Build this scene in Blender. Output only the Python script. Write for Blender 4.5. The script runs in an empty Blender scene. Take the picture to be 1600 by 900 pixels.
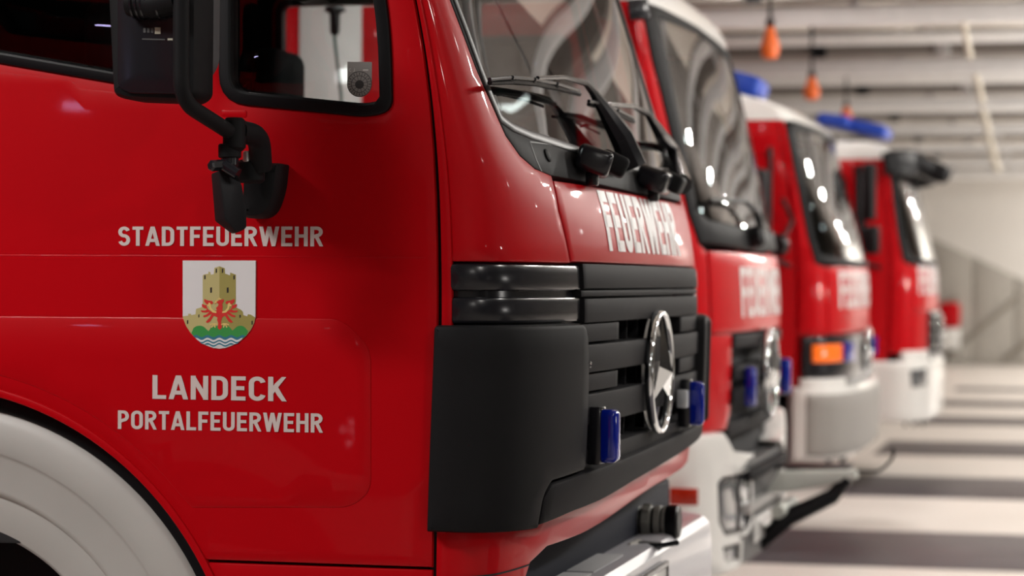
import bpy, bmesh, math, random
from mathutils import Vector, Matrix
from mathutils.geometry import delaunay_2d_cdt
random.seed(7)
scene = bpy.context.scene
C = scene.collection
R = math.radians

# ---------------------------------------------------------------- camera
CAM = Vector((0.0, -4.9, 1.6))
FPX = 3700.0
YAW = R(13.67)
PITCH = R(-0.155)
ROLL = R(0.25)
cd = bpy.data.cameras.new('camera')
cam = bpy.data.objects.new('camera', cd)
C.objects.link(cam)
cd.sensor_width = 36.0
cd.lens = FPX * 36.0 / 1600.0
CM = Matrix.Rotation(YAW, 3, 'Z') @ Matrix.Rotation(R(90) + PITCH, 3, 'X') @ Matrix.Rotation(ROLL, 3, 'Z')
cam.matrix_world = Matrix.Translation(CAM) @ CM.to_4x4()
cd.clip_start = 0.05
cd.clip_end = 200
cd.dof.use_dof = True
cd.dof.focus_distance = 5.05
cd.dof.aperture_fstop = 2.9
scene.camera = cam
CMI = CM.transposed()

# ---------------------------------------------------------------- world and exposure
w = bpy.data.worlds.new('hall_world')
scene.world = w
w.use_nodes = True
w.node_tree.nodes['Background'].inputs[0].default_value = (0.9, 0.93, 1.0, 1)
w.node_tree.nodes['Background'].inputs[1].default_value = 0.05
scene.view_settings.view_transform = 'Standard'
scene.view_settings.look = 'None'
scene.view_settings.gamma = 1.0
scene.view_settings.exposure = 0.0

def area(name, loc, size, energy, color=(1, 0.96, 0.9), rot=(0, 0, 0)):
    l = bpy.data.lights.new(name, 'AREA')
    l.shape = 'RECTANGLE'
    l.size, l.size_y = size
    l.energy = energy
    l.color = color
    o = bpy.data.objects.new(name, l)
    o.location = loc
    o.rotation_euler = rot
    C.objects.link(o)
    return o
# fluorescent rows under the ceiling of the hall (all outside the frame), two rows along the bays
for k in range(12):
    yy = -8.6 + 4.5 * k
    if yy < 41:
        area('tube_light', (2.4, yy, 4.2), (0.45, 0.25), 70 if k < 3 else (240 if k < 9 else 330))
        # added fill lights out of frame, turned up to brighten the ceiling
        fl = area('ceiling_fill', (5.5, yy, 1.7), (0.5, 0.3), 60 if k < 3 else (380 if k < 9 else 330), (1, 0.96, 0.91), (0, R(143), 0))
        fl.data.spread = R(120)

area('gap_fill', (-3.9, -2.4, 4.0), (1.6, 0.4), 150, (1, 0.97, 0.93), (R(22), 0, 0))  # added soft key that brightens the nearest truck's side, no fitting modelled
for k in range(3):
    area('gap_fill', (-2.4, 3.95 + 4.5 * k, 4.05), (0.7, 0.25), (80, 60, 70)[k], (1, 0.97, 0.93))  # added fill between the trucks, lifts their red sides

# ---------------------------------------------------------------- projection helpers (pixel of the 1600x900 photograph -> point on a real surface)
def ray(px, py):
    d = CM @ Vector((px - 800.0, 450.0 - py, -FPX))
    return d.normalized()
def on_y(px, py, y):
    d = ray(px, py)
    return CAM + d * ((y - CAM.y) / d.y)
def on_x(px, py, x):
    d = ray(px, py)
    return CAM + d * ((x - CAM.x) / d.x)
def on_z(px, py, z):
    d = ray(px, py)
    return CAM + d * ((z - CAM.z) / d.z)
def project(p):
    q = CMI @ (p - CAM)
    return (800.0 + FPX * q.x / -q.z, 450.0 - FPX * q.y / -q.z)
def lerp_table(tab, z):
    if z <= tab[0][0]:
        a, b = tab[0], tab[1]
    elif z >= tab[-1][0]:
        a, b = tab[-2], tab[-1]
    else:
        for i in range(len(tab) - 1):
            if tab[i][0] <= z <= tab[i + 1][0]:
                a, b = tab[i], tab[i + 1]
                break
    f = (z - a[0]) / (b[0] - a[0])
    return a[1] + (b[1] - a[1]) * f
def smooth_table(tab, n=14, step=0.03):
    """resample and soften a (z, value) table"""
    z0, z1 = tab[0][0], tab[-1][0]
    m = int((z1 - z0) / step) + 1
    out = [(z0 + (z1 - z0) * i / m, lerp_table(tab, z0 + (z1 - z0) * i / m)) for i in range(m + 1)]
    for _ in range(n):
        out = [out[0]] + [(out[i][0], (out[i - 1][1] + 2 * out[i][1] + out[i + 1][1]) / 4) for i in range(1, m)] + [out[-1]]
    return out

# ---------------------------------------------------------------- materials
MATS = {}
def mat(name, col, rough=0.5, metal=0.0, coat=0.0, bump=0.0, bscale=200.0, vary=0.0, vscale=6.0, emit=None, estr=0.0, spec=0.5, coat_rough=0.03, rvar=0.0):
    if name in MATS:
        return MATS[name]
    m = bpy.data.materials.new(name)
    m.use_nodes = True
    nt = m.node_tree
    b = nt.nodes['Principled BSDF']
    b.inputs['Base Color'].default_value = (*col, 1)
    b.inputs['Roughness'].default_value = rough
    b.inputs['Metallic'].default_value = metal
    b.inputs['Specular IOR Level'].default_value = spec
    b.inputs['Coat Weight'].default_value = coat
    b.inputs['Coat Roughness'].default_value = coat_rough
    tc = nt.nodes.new('ShaderNodeTexCoord')
    if bump > 0:
        n = nt.nodes.new('ShaderNodeTexNoise')
        n.inputs['Scale'].default_value = bscale
        n.inputs['Detail'].default_value = 2
        bp = nt.nodes.new('ShaderNodeBump')
        bp.inputs['Strength'].default_value = bump
        bp.inputs['Distance'].default_value = 0.0005
        nt.links.new(tc.outputs['Object'], n.inputs['Vector'])
        nt.links.new(n.outputs['Fac'], bp.inputs['Height'])
        nt.links.new(bp.outputs['Normal'], b.inputs['Normal'])
        if coat > 0:
            nt.links.new(bp.outputs['Normal'], b.inputs['Coat Normal'])
    if vary > 0 or rvar > 0:
        n = nt.nodes.new('ShaderNodeTexNoise')
        n.inputs['Scale'].default_value = vscale
        n.inputs['Detail'].default_value = 5
        nt.links.new(tc.outputs['Object'], n.inputs['Vector'])
        if vary > 0:
            mx = nt.nodes.new('ShaderNodeMixRGB')
            mx.inputs[1].default_value = (*[c * (1 - vary) for c in col], 1)
            mx.inputs[2].default_value = (*[min(1, c * (1 + vary)) for c in col], 1)
            nt.links.new(n.outputs['Fac'], mx.inputs[0])
            nt.links.new(mx.outputs[0], b.inputs['Base Color'])
        if rvar > 0:
            mr = nt.nodes.new('ShaderNodeMapRange')
            mr.inputs['To Min'].default_value = max(0, rough - rvar)
            mr.inputs['To Max'].default_value = rough + rvar
            nt.links.new(n.outputs['Fac'], mr.inputs['Value'])
            nt.links.new(mr.outputs['Result'], b.inputs['Roughness'])
    if emit:
        b.inputs['Emission Color'].default_value = (*emit, 1)
        b.inputs['Emission Strength'].default_value = estr
    MATS[name] = m
    return m
def glass_mat(name, tint, refl=1.0, rough=0.0):
    if name in MATS:
        return MATS[name]
    m = bpy.data.materials.new(name)
    m.use_nodes = True
    nt = m.node_tree
    nt.nodes.clear()
    out = nt.nodes.new('ShaderNodeOutputMaterial')
    tr = nt.nodes.new('ShaderNodeBsdfTransparent')
    tr.inputs[0].default_value = (*tint, 1)
    gl = nt.nodes.new('ShaderNodeBsdfGlossy')
    gl.inputs['Roughness'].default_value = rough
    fr = nt.nodes.new('ShaderNodeFresnel')
    fr.inputs[0].default_value = 1.5
    mu = nt.nodes.new('ShaderNodeMath')
    mu.operation = 'MULTIPLY_ADD'
    mu.use_clamp = True
    mu.inputs[1].default_value = 1.6 * refl
    mu.inputs[2].default_value = 0.0
    mx = nt.nodes.new('ShaderNodeMixShader')
    nt.links.new(fr.outputs[0], mu.inputs[0])
    nt.links.new(mu.outputs[0], mx.inputs[0])
    nt.links.new(tr.outputs[0], mx.inputs[1])
    nt.links.new(gl.outputs[0], mx.inputs[2])
    nt.links.new(mx.outputs[0], out.inputs[0])
    MATS[name] = m
    return m

RED = mat('red_paint', (0.43, 0.0012, 0.005), 0.40, spec=0.08, coat=0.24, bump=0.05, bscale=35, vary=0.04, vscale=3, coat_rough=0.04)
WHITE = mat('white_paint', (0.68, 0.67, 0.65), 0.35, coat=0.5, bump=0.02, bscale=30, vary=0.03)
FENDER = mat("fender_grey_white", (0.43, 0.425, 0.405), 0.5, bump=0.08, bscale=120, vary=0.08, vscale=5)
BLACKP = mat('black_grained_plastic', (0.009, 0.009, 0.010), 0.58, spec=0.12, bump=0.25, bscale=700, vary=0.15, vscale=10)
BLACKG = mat('black_gloss_plastic', (0.010, 0.010, 0.013), 0.22, bump=0.03, bscale=30)
GRILLE = mat('grey_grille_plastic', (0.010, 0.0095, 0.011), 0.6, spec=0.08, bump=0.15, bscale=700, vary=0.1)
RUBBER = mat('black_rubber', (0.004, 0.004, 0.005), 0.42, spec=0.2)
DARK = mat('dark_interior', (0.012, 0.012, 0.014), 0.8)
TRIMG = mat('grey_interior_trim', (0.07, 0.07, 0.075), 0.75)
CHROME = mat('chrome', (0.75, 0.78, 0.8), 0.08, metal=1.0)
STEEL = mat('galvanised_steel', (0.50, 0.49, 0.48), 0.42, metal=0.7, vary=0.12, vscale=12)
SILVER = mat('silver_bumper_paint', (0.40, 0.39, 0.42), 0.34, coat=0.4, vary=0.04)
BLUE = mat('blue_lens', (0.0, 0.012, 0.30), 0.12, coat=0.8)
BLUEB = mat('blue_beacon_cover', (0.0, 0.045, 0.40), 0.4, coat=0.1)
AMBER = mat('amber_lens', (0.95, 0.16, 0.01), 0.2, coat=0.5, emit=(1.0, 0.2, 0.02), estr=0.15)
DRED = mat('red_marker_lens', (0.40, 0.02, 0.005), 0.25, coat=0.4)
REFL = mat('grey_lettering_film', (0.60, 0.52, 0.50), 0.45)
REFLW = mat('silver_lettering_film', (0.62, 0.59, 0.59), 0.4)
LENS = mat('headlight_lens', (0.16, 0.17, 0.18), 0.12, metal=0.5, coat=0.6, vary=0.3, vscale=14)
CLEAR = mat('clear_lens', (0.55, 0.57, 0.60), 0.2, metal=0.2, coat=0.5, bump=0.4, bscale=80)
GLASS = glass_mat('window_glass', (0.80, 0.84, 0.84), 1.0)
GLASSD = glass_mat('tinted_glass', (0.10, 0.105, 0.11), 1.0)
GLASSW = glass_mat('windscreen_glass', (0.36, 0.40, 0.40), 0.7)

# ---------------------------------------------------------------- object helpers
def link(name, me, parent=None, mats=()):
    for m in mats:
        me.materials.append(m)
    o = bpy.data.objects.new(name, me)
    C.objects.link(o)
    if parent is not None:
        o.parent = parent
        o.matrix_parent_inverse = Matrix.Identity(4)
        if parent.type == 'EMPTY' or True:
            # meshes are authored in world space: cancel the parent's world placement
            o.matrix_parent_inverse = world_of(parent).inverted()
    return o
def world_of(o):
    m = Matrix.Translation(o.location) @ o.rotation_euler.to_matrix().to_4x4()
    if o.parent:
        m = world_of(o.parent) @ o.matrix_parent_inverse @ m
    return m
def tag(o, label=None, cat=None, group=None, kind=None):
    if label: o['label'] = label
    if cat: o['category'] = cat
    if group: o['group'] = group
    if kind: o['kind'] = kind
    return o
def thing(name, label, cat, loc=(0, 0, 0), group=None):
    o = bpy.data.objects.new(name, None)
    o.empty_display_size = 0.1
    C.objects.link(o)
    o.location = loc
    return tag(o, label, cat, group)
def build(name, bm, mats, parent=None, smooth=35):
    bmesh.ops.remove_doubles(bm, verts=bm.verts, dist=1e-6)
    bmesh.ops.recalc_face_normals(bm, faces=bm.faces)
    me = bpy.data.meshes.new(name)
    if smooth:
        for f in bm.faces: f.smooth = True
        for e in bm.edges:
            if len(e.link_faces) != 2 or e.calc_face_angle(0) > R(smooth):
                e.smooth = False
    bm.to_mesh(me)
    bm.free()
    if not isinstance(mats, (list, tuple)): mats = [mats]
    return link(name, me, parent, mats)
def add_box(bm, c, s, rot=None, bev=0.0, seg=2, mi=0):
    r = bmesh.ops.create_cube(bm, size=1.0)
    vs = r['verts']
    M = Matrix.Translation(c) @ (rot.to_4x4() if rot else Matrix.Identity(4)) @ Matrix.Diagonal((*s, 1))
    bmesh.ops.transform(bm, matrix=M, verts=vs)
    fs = {f for v in vs for f in v.link_faces}
    if bev > 0:
        es = list({e for v in vs for e in v.link_edges})
        r = bmesh.ops.bevel(bm, geom=es, offset=bev, segments=seg, profile=0.5, affect='EDGES')
        fs = {f for v in r['verts'] for f in v.link_faces} | {f for f in fs if f.is_valid}
    for f in fs:
        if f.is_valid: f.material_index = mi
def box(name, c, s, m, parent=None, rot=None, bev=0.005, seg=2):
    bm = bmesh.new()
    add_box(bm, Vector(c), s, rot, bev, seg)
    return build(name, bm, m, parent)
def box2(name, a, b, m, parent=None, bev=0.005):
    a, b = Vector(a), Vector(b)
    s = [abs(b[i] - a[i]) for i in range(3)]
    bev = min(bev, min(s) * 0.45)
    return box(name, (a + b) / 2, s, m, parent, None, bev)
def add_tube(bm, pts, rad, n=14, mi=0, caps=True):
    pts = [Vector(p) for p in pts]
    if not isinstance(rad, (list, tuple)): rad = [rad] * len(pts)
    rings = []
    ref = None
    for i, p in enumerate(pts):
        d = (pts[min(i + 1, len(pts) - 1)] - pts[max(i - 1, 0)]).normalized()
        if ref is None:
            ref = d.cross(Vector((0, 0, 1)))
            if ref.length < 0.1: ref = d.cross(Vector((1, 0, 0)))
        ref = (ref - d * ref.dot(d)).normalized()
        b = d.cross(ref)
        rings.append([bm.verts.new(p + (ref * math.cos(2 * math.pi * k / n) + b * math.sin(2 * math.pi * k / n)) * rad[i]) for k in range(n)])
    for a, b in zip(rings[:-1], rings[1:]):
        for k in range(n):
            f = bm.faces.new((a[k], a[(k + 1) % n], b[(k + 1) % n], b[k]))
            f.material_index = mi
    if caps:
        bm.faces.new(rings[0]).material_index = mi
        bm.faces.new(rings[-1]).material_index = mi
def tube(name, pts, rad, m, parent=None, n=14):
    bm = bmesh.new()
    add_tube(bm, pts, rad, n)
    return build(name, bm, m, parent)
def bend(pts, r, k=6):
    """round the inner corners of a polyline"""
    pts = [Vector(p) for p in pts]
    out = [pts[0]]
    for a, b, c in zip(pts[:-2], pts[1:-1], pts[2:]):
        u = (a - b); v = (c - b)
        rr = min(r, u.length * 0.45, v.length * 0.45)
        p0 = b + u.normalized() * rr; p1 = b + v.normalized() * rr
        for i in range(k + 1):
            t = i / k
            out.append(p0 * (1 - t) ** 2 + b * 2 * t * (1 - t) + p1 * t * t)
    out.append(pts[-1])
    return out
def lathe(name, prof, origin, axis, m, parent=None, n=40, mis=None):
    """prof: (distance along axis, radius)"""
    bm = bmesh.new()
    axis = Vector(axis).normalized()
    u = axis.orthogonal().normalized()
    v = axis.cross(u)
    rings = []
    for h, r in prof:
        rings.append([bm.verts.new(Vector(origin) + axis * h + (u * math.cos(2 * math.pi * k / n) + v * math.sin(2 * math.pi * k / n)) * max(r, 1e-5)) for k in range(n)])
    for i, (a, b) in enumerate(zip(rings[:-1], rings[1:])):
        for k in range(n):
            f = bm.faces.new((a[k], a[(k + 1) % n], b[(k + 1) % n], b[k]))
            if mis: f.material_index = mis[i]
    bm.faces.new(rings[0]); bm.faces.new(rings[-1])
    return build(name, bm, m, parent)
def rpoly(pts, r, k=5):
    """round the corners of a closed 2D polygon; r a number or one per point"""
    n = len(pts)
    out = []
    for i in range(n):
        a, b, c = Vector(pts[i - 1]), Vector(pts[i]), Vector(pts[(i + 1) % n])
        ri = r[i] if isinstance(r, (list, tuple)) else r
        u = a - b; v = c - b
        rr = min(ri, u.length * 0.48, v.length * 0.48)
        if rr < 1e-4:
            out.append((b.x, b.y)); continue
        p0 = b + u.normalized() * rr; p1 = b + v.normalized() * rr
        for j in range(k + 1):
            t = j / k
            q = p0 * (1 - t) ** 2 + b * 2 * t * (1 - t) + p1 * t * t
            out.append((q.x, q.y))
    return out
def area2(p):
    return 0.5 * sum(p[i - 1][0] * p[i][1] - p[i][0] * p[i - 1][1] for i in range(len(p)))
def inside(pt, poly):
    x, y = pt
    c = False
    j = len(poly) - 1
    for i in range(len(poly)):
        xi, yi = poly[i]; xj, yj = poly[j]
        if (yi > y) != (yj > y) and x < (xj - xi) * (y - yi) / (yj - yi) + xi:
            c = not c
        j = i
    return c
def seg_dist(p, poly):
    best = 1e9
    px, py = p
    for i in range(len(poly)):
        ax, ay = poly[i - 1]; bx, by = poly[i]
        dx, dy = bx - ax, by - ay
        L = dx * dx + dy * dy
        t = 0 if L == 0 else max(0, min(1, ((px - ax) * dx + (py - ay) * dy) / L))
        best = min(best, math.hypot(px - ax - t * dx, py - ay - t * dy))
    return best
def resample(poly, step):
    out = []
    n = len(poly)
    for i in range(n):
        a = Vector(poly[i]); b = Vector(poly[(i + 1) % n])
        k = max(1, int(math.ceil((b - a).length / step)))
        for j in range(k):
            q = a.lerp(b, j / k)
            if not out or (q - Vector(out[-1])).length > 1e-4:
                out.append((q.x, q.y))
    if (Vector(out[0]) - Vector(out[-1])).length < 1e-4: out.pop()
    return out
def inset(poly, w):
    """move a CCW polygon inwards by w"""
    n = len(poly)
    out = []
    for i in range(n):
        a, b, c = Vector(poly[i - 1]), Vector(poly[i]), Vector(poly[(i + 1) % n])
        d0 = (b - a).normalized(); d1 = (c - b).normalized()
        n0 = Vector((-d0.y, d0.x)); n1 = Vector((-d1.y, d1.x))
        m = n0 + n1
        if m.length < 1e-3: m = n0.copy()
        m.normalize()
        s = w / max(0.4, m.dot(n0))
        q = b + m * s
        out.append((q.x, q.y))
    return out
def plate(name, smap, outer, holes, m, parent=None, h=0.004, depth=0.02, bev=0.003, grid=0.05, maxedge=0.05, back=True, smooth=40, ideal=False):
    """A panel: polygon in the (u,v) of a surface map smap(u,v,h), its face h above the surface, its rim going down to h-depth, its edges bevelled."""
    mats = m if isinstance(m, (list, tuple)) else [m]
    outer = resample(outer, maxedge)
    if area2(outer) < 0: outer = outer[::-1]
    hs = []
    for q in holes:
        q = resample(q, maxedge)
        if area2(q) < 0: q = q[::-1]
        hs.append(q)
    loops = [(outer, inset(outer, bev * 1.0), inset(outer, bev * 0.3))] + [(q, inset(q, -bev), inset(q, -bev * 0.3)) for q in hs]
    ins = [l[1] for l in loops]
    pts = []
    edges = []
    for l in ins:
        s = len(pts)
        pts += [Vector(p) for p in l]
        edges += [(s + i, s + (i + 1) % len(l)) for i in range(len(l))]
    nl = len(pts)
    x0 = min(p[0] for p in outer); x1 = max(p[0] for p in outer)
    y0 = min(p[1] for p in outer); y1 = max(p[1] for p in outer)
    nx = int((x1 - x0) / grid); ny = int((y1 - y0) / grid)
    for i in range(1, nx + 1):
        for j in range(1, ny + 1):
            p = (x0 + grid * i - grid * 0.5, y0 + grid * j - grid * 0.5)
            if inside(p, ins[0]) and not any(inside(p, q) for q in ins[1:]) and all(seg_dist(p, q) > grid * 0.35 for q in ins):
                pts.append(Vector(p))
    vo, eo, fo, ov, oe, of = delaunay_2d_cdt(pts, edges, [], 0, 1e-7)
    bm = bmesh.new()
    top = [bm.verts.new(smap(v.x, v.y, h)) for v in vo]
    bot = [bm.verts.new(smap(v.x, v.y, h - depth)) for v in vo] if back else None
    remap = {}
    for i, src in enumerate(ov):
        for s in src: remap[s] = i
    for f in fo:
        cx = sum(vo[i].x for i in f) / 3; cy = sum(vo[i].y for i in f) / 3
        if inside((cx, cy), ins[0]) and not any(inside((cx, cy), q) for q in ins[1:]):
            try:
                bm.faces.new([top[i] for i in f])
                if back:
                    g = bm.faces.new([bot[i] for i in reversed(f)])
                    g.material_index = len(mats) - 1
            except ValueError:
                pass
    s = 0
    for lo, li, lm in loops:
        n = len(lo)
        ti = [top[remap[s + i]] for i in range(n)]
        mv = [bm.verts.new(smap(lm[i][0], lm[i][1], h - bev * 0.3)) for i in range(n)]
        e = [bm.verts.new(smap(lo[i][0], lo[i][1], h - bev)) for i in range(n)]
        d = [bm.verts.new(smap(lo[i][0], lo[i][1], h - depth)) for i in range(n)]
        rows = [ti, mv, e, d]
        if back: rows.append([bot[remap[s + i]] for i in range(n)])
        for A, B in zip(rows[:-1], rows[1:]):
            for i in range(n):
                q = (A[i], A[(i + 1) % n], B[(i + 1) % n], B[i])
                if len(set(q)) == 4:
                    try: bm.faces.new(q)
                    except ValueError: pass
        s += n
    o = build(name, bm, mats, parent, smooth)
    if ideal:
        # a true curved pane: normals of the surface itself
        key = {tuple(round(c, 4) for c in smap(v.x, v.y, h)): smap.nrm(v.x, v.y) for v in vo}
        me = o.data
        me.normals_split_custom_set_from_vertices([key.get(tuple(round(c, 4) for c in v.co), Vector((0, 0, 0))) for v in me.vertices])
    return o
def ribbon_mesh(bm, smap, path, wid, h, closed=False, step=0.02, thick=0.0, mi=0):
    """flat band along a 2D centre line on a surface"""
    P = [Vector(path[0])]
    for p in path[1:]:
        if (Vector(p) - P[-1]).length > (2e-2 if step > 0.2 else 1e-5): P.append(Vector(p))
    Q = [P[0]]
    seg = list(zip(P, P[1:] + ([P[0]] if closed else [])))
    if not closed: seg = seg[:len(P) - 1]
    for a, b in seg:
        k = max(1, int((b - a).length / step))
        for j in range(1, k + 1):
            Q.append(a.lerp(b, j / k))
    if closed: Q.pop()
    n = len(Q)
    L, Rr = [], []
    for i in range(n):
        a = Q[i - 1] if (i > 0 or closed) else None
        c = Q[(i + 1) % n] if (i < n - 1 or closed) else None
        b = Q[i]
        d0 = (b - a).normalized() if a is not None else (c - b).normalized()
        d1 = (c - b).normalized() if c is not None else d0
        n0 = Vector((-d0.y, d0.x)); n1 = Vector((-d1.y, d1.x))
        m = (n0 + n1)
        if m.length < 1e-4: m = n0.copy()
        m.normalize()
        s = wid / 2 / max(0.5, m.dot(n0))
        L.append(b + m * s); Rr.append(b - m * s)
    lv = [bm.verts.new(smap(p.x, p.y, h)) for p in L]
    rv = [bm.verts.new(smap(p.x, p.y, h)) for p in Rr]
    m_ = n if closed else n - 1
    for i in range(m_):
        j = (i + 1) % n
        f = bm.faces.new((lv[i], lv[j], rv[j], rv[i])); f.material_index = mi
    if thick > 0:
        lb = [bm.verts.new(smap(p.x, p.y, h - thick)) for p in L]
        rb = [bm.verts.new(smap(p.x, p.y, h - thick)) for p in Rr]
        for i in range(m_):
            j = (i + 1) % n
            bm.faces.new((lv[j], lv[i], lb[i], lb[j])).material_index = mi
            bm.faces.new((rv[i], rv[j], rb[j], rb[i])).material_index = mi
        if not closed:
            for i in (0, n - 1):
                bm.faces.new((lv[i], rv[i], rb[i], lb[i])).material_index = mi
def flat(bm, smap, poly, h, mi=0):
    """flat polygon on a surface (no thickness: print)"""
    if area2(poly) < 0: poly = poly[::-1]
    vo, eo, fo, ov, oe, of = delaunay_2d_cdt([Vector(p) for p in poly], [(i, (i + 1) % len(poly)) for i in range(len(poly))], [], 0, 1e-7)
    vs = [bm.verts.new(smap(v.x, v.y, h)) for v in vo]
    for f in fo:
        c = (sum(vo[i].x for i in f) / 3, sum(vo[i].y for i in f) / 3)
        if inside(c, poly):
            g = bm.faces.new([vs[i] for i in f]); g.material_index = mi

# ---------------------------------------------------------------- lettering: narrow grotesque capitals drawn as strokes (x 0..w, y 0..1)
def arc(cx, cy, rx, ry, a0, a1, n=10):
    return [(cx + rx * math.cos(R(a0 + (a1 - a0) * i / n)), cy + ry * math.sin(R(a0 + (a1 - a0) * i / n))) for i in range(n + 1)]
SW = 0.165
def glyph(ch):
    s = SW / 2
    H = 1 - s
    G = {
        'S': (0.52, [arc(0.26, (H + 0.52) / 2, 0.26 - s, (H - 0.52) / 2, 18, 262, 16) + arc(0.26, (s + 0.52) / 2, 0.26 - s, (0.52 - s) / 2, 82, -162, 16)]),
        'T': (0.48, [[(0, H), (0.48, H)], [(0.24, H), (0.24, 0)]]),
        'A': (0.60, [[(s * 0.75, -0.05), (0.30 - 0.005, 1.06)], [(0.60 - s * 0.75, -0.05), (0.30 + 0.005, 1.06)], [(0.13, 0.28), (0.47, 0.28)]]),
        'D': (0.54, [[(s, 0.001), (s, 0.999)], [(s, H), (0.26, H)] + arc(0.26, H - 0.22, 0.54 - s - 0.26, 0.22, 90, 0, 6) + arc(0.26, s + 0.22, 0.54 - s - 0.26, 0.22, 0, -90, 6) + [(s, s)]]),
        'F': (0.46, [[(s, 0), (s, 1)], [(s, H), (0.46, H)], [(s, 0.50), (0.42, 0.50)]]),
        'E': (0.47, [[(s, 0), (s, 1)], [(s, H), (0.47, H)], [(s, 0.51), (0.43, 0.51)], [(s, s), (0.47, s)]]),
        'U': (0.54, [[(s, 1), (s, 0.27)] + arc(0.27, 0.27, 0.27 - s, 0.27 - s, 180, 360, 12) + [(0.54 - s, 1)]]),
        'R': (0.54, [[(s, 0), (s, 1)], [(s, H), (0.28, H)] + arc(0.28, 0.73, 0.54 - s - 0.28 - 0.01, 0.27 - s, 90, -90, 10) + [(s, 0.46)], [(0.27, 0.48), (0.475, -0.05)]]),
        'W': (0.82, [[(s * 0.75, 1.05), (0.23, -0.05)], [(0.225, -0.05), (0.41, 1.05)], [(0.41, 1.05), (0.595, -0.05)], [(0.59, -0.05), (0.82 - s * 0.75, 1.05)]]),
        'H': (0.55, [[(s, 0), (s, 1)], [(0.55 - s, 0), (0.55 - s, 1)], [(s, 0.52), (0.55 - s, 0.52)]]),
        'L': (0.45, [[(s, 0), (s, 1)], [(s, s), (0.45, s)]]),
        'N': (0.57, [[(s, 0), (s, 1)], [(0.57 - s, 0), (0.57 - s, 1)], [(s, 0.93), (0.57 - s, 0.07)]]),
        'C': (0.52, [arc(0.27, 0.72, 0.27 - s, 0.28 - s, 10, 180) + arc(0.27, 0.28, 0.27 - s, 0.28 - s, 180, 350)]),
        'K': (0.56, [[(s, 0), (s, 1)], [(s + 0.0, 0.32), (0.51, 1.06)], [(0.22, 0.60), (0.52, -0.06)]]),
        'P': (0.52, [[(s, 0), (s, 1)], [(s, H), (0.26, H)] + arc(0.26, 0.70, 0.52 - s - 0.26, 0.30 - s, 90, -90, 10) + [(s, 0.40)]]),
        'O': (0.55, [arc(0.275, 0.72, 0.275 - s, 0.28 - s, 0, 180) + arc(0.275, 0.28, 0.275 - s, 0.28 - s, 180, 360)]),
    }
    return G.get(ch, (0.3, []))
def text(name, s, smap, u0, u1, v0, v1, m, parent=None, h=0.0012, v0b=None, v1b=None, gap=0.10, weight=1.0, step=0.03, label=None):
    """capitals from u0 to u1, baseline v0 (v0b at the far end), cap line v1 (v1b)"""
    v0b = v0 if v0b is None else v0b
    v1b = v1 if v1b is None else v1b
    tot = sum(glyph(c)[0] for c in s) + gap * (len(s) - 1)
    bm = bmesh.new()
    x = 0.0
    def mp(a, b, hh):
        f = a / tot
        lo = v0 + (v0b - v0) * f; hi = v1 + (v1b - v1) * f
        return smap(u0 + (u1 - u0) * f, lo + (hi - lo) * min(1.0, max(0.0, b)), hh)
    hh = h
    for c in s:
        wd, strokes = glyph(c)
        for i, st in enumerate(strokes):
            closed = c == 'O'
            pts = st
            if closed and (Vector(pts[0]) - Vector(pts[-1])).length < 1e-3: pts = pts[:-1]
            ribbon_mesh(bm, mp, [(x + p[0], p[1]) for p in pts], SW * weight, hh + 0.0003 * i, closed, step=0.3)
        x += wd + gap
    return build(name, bm, m, parent, smooth=0)

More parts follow.
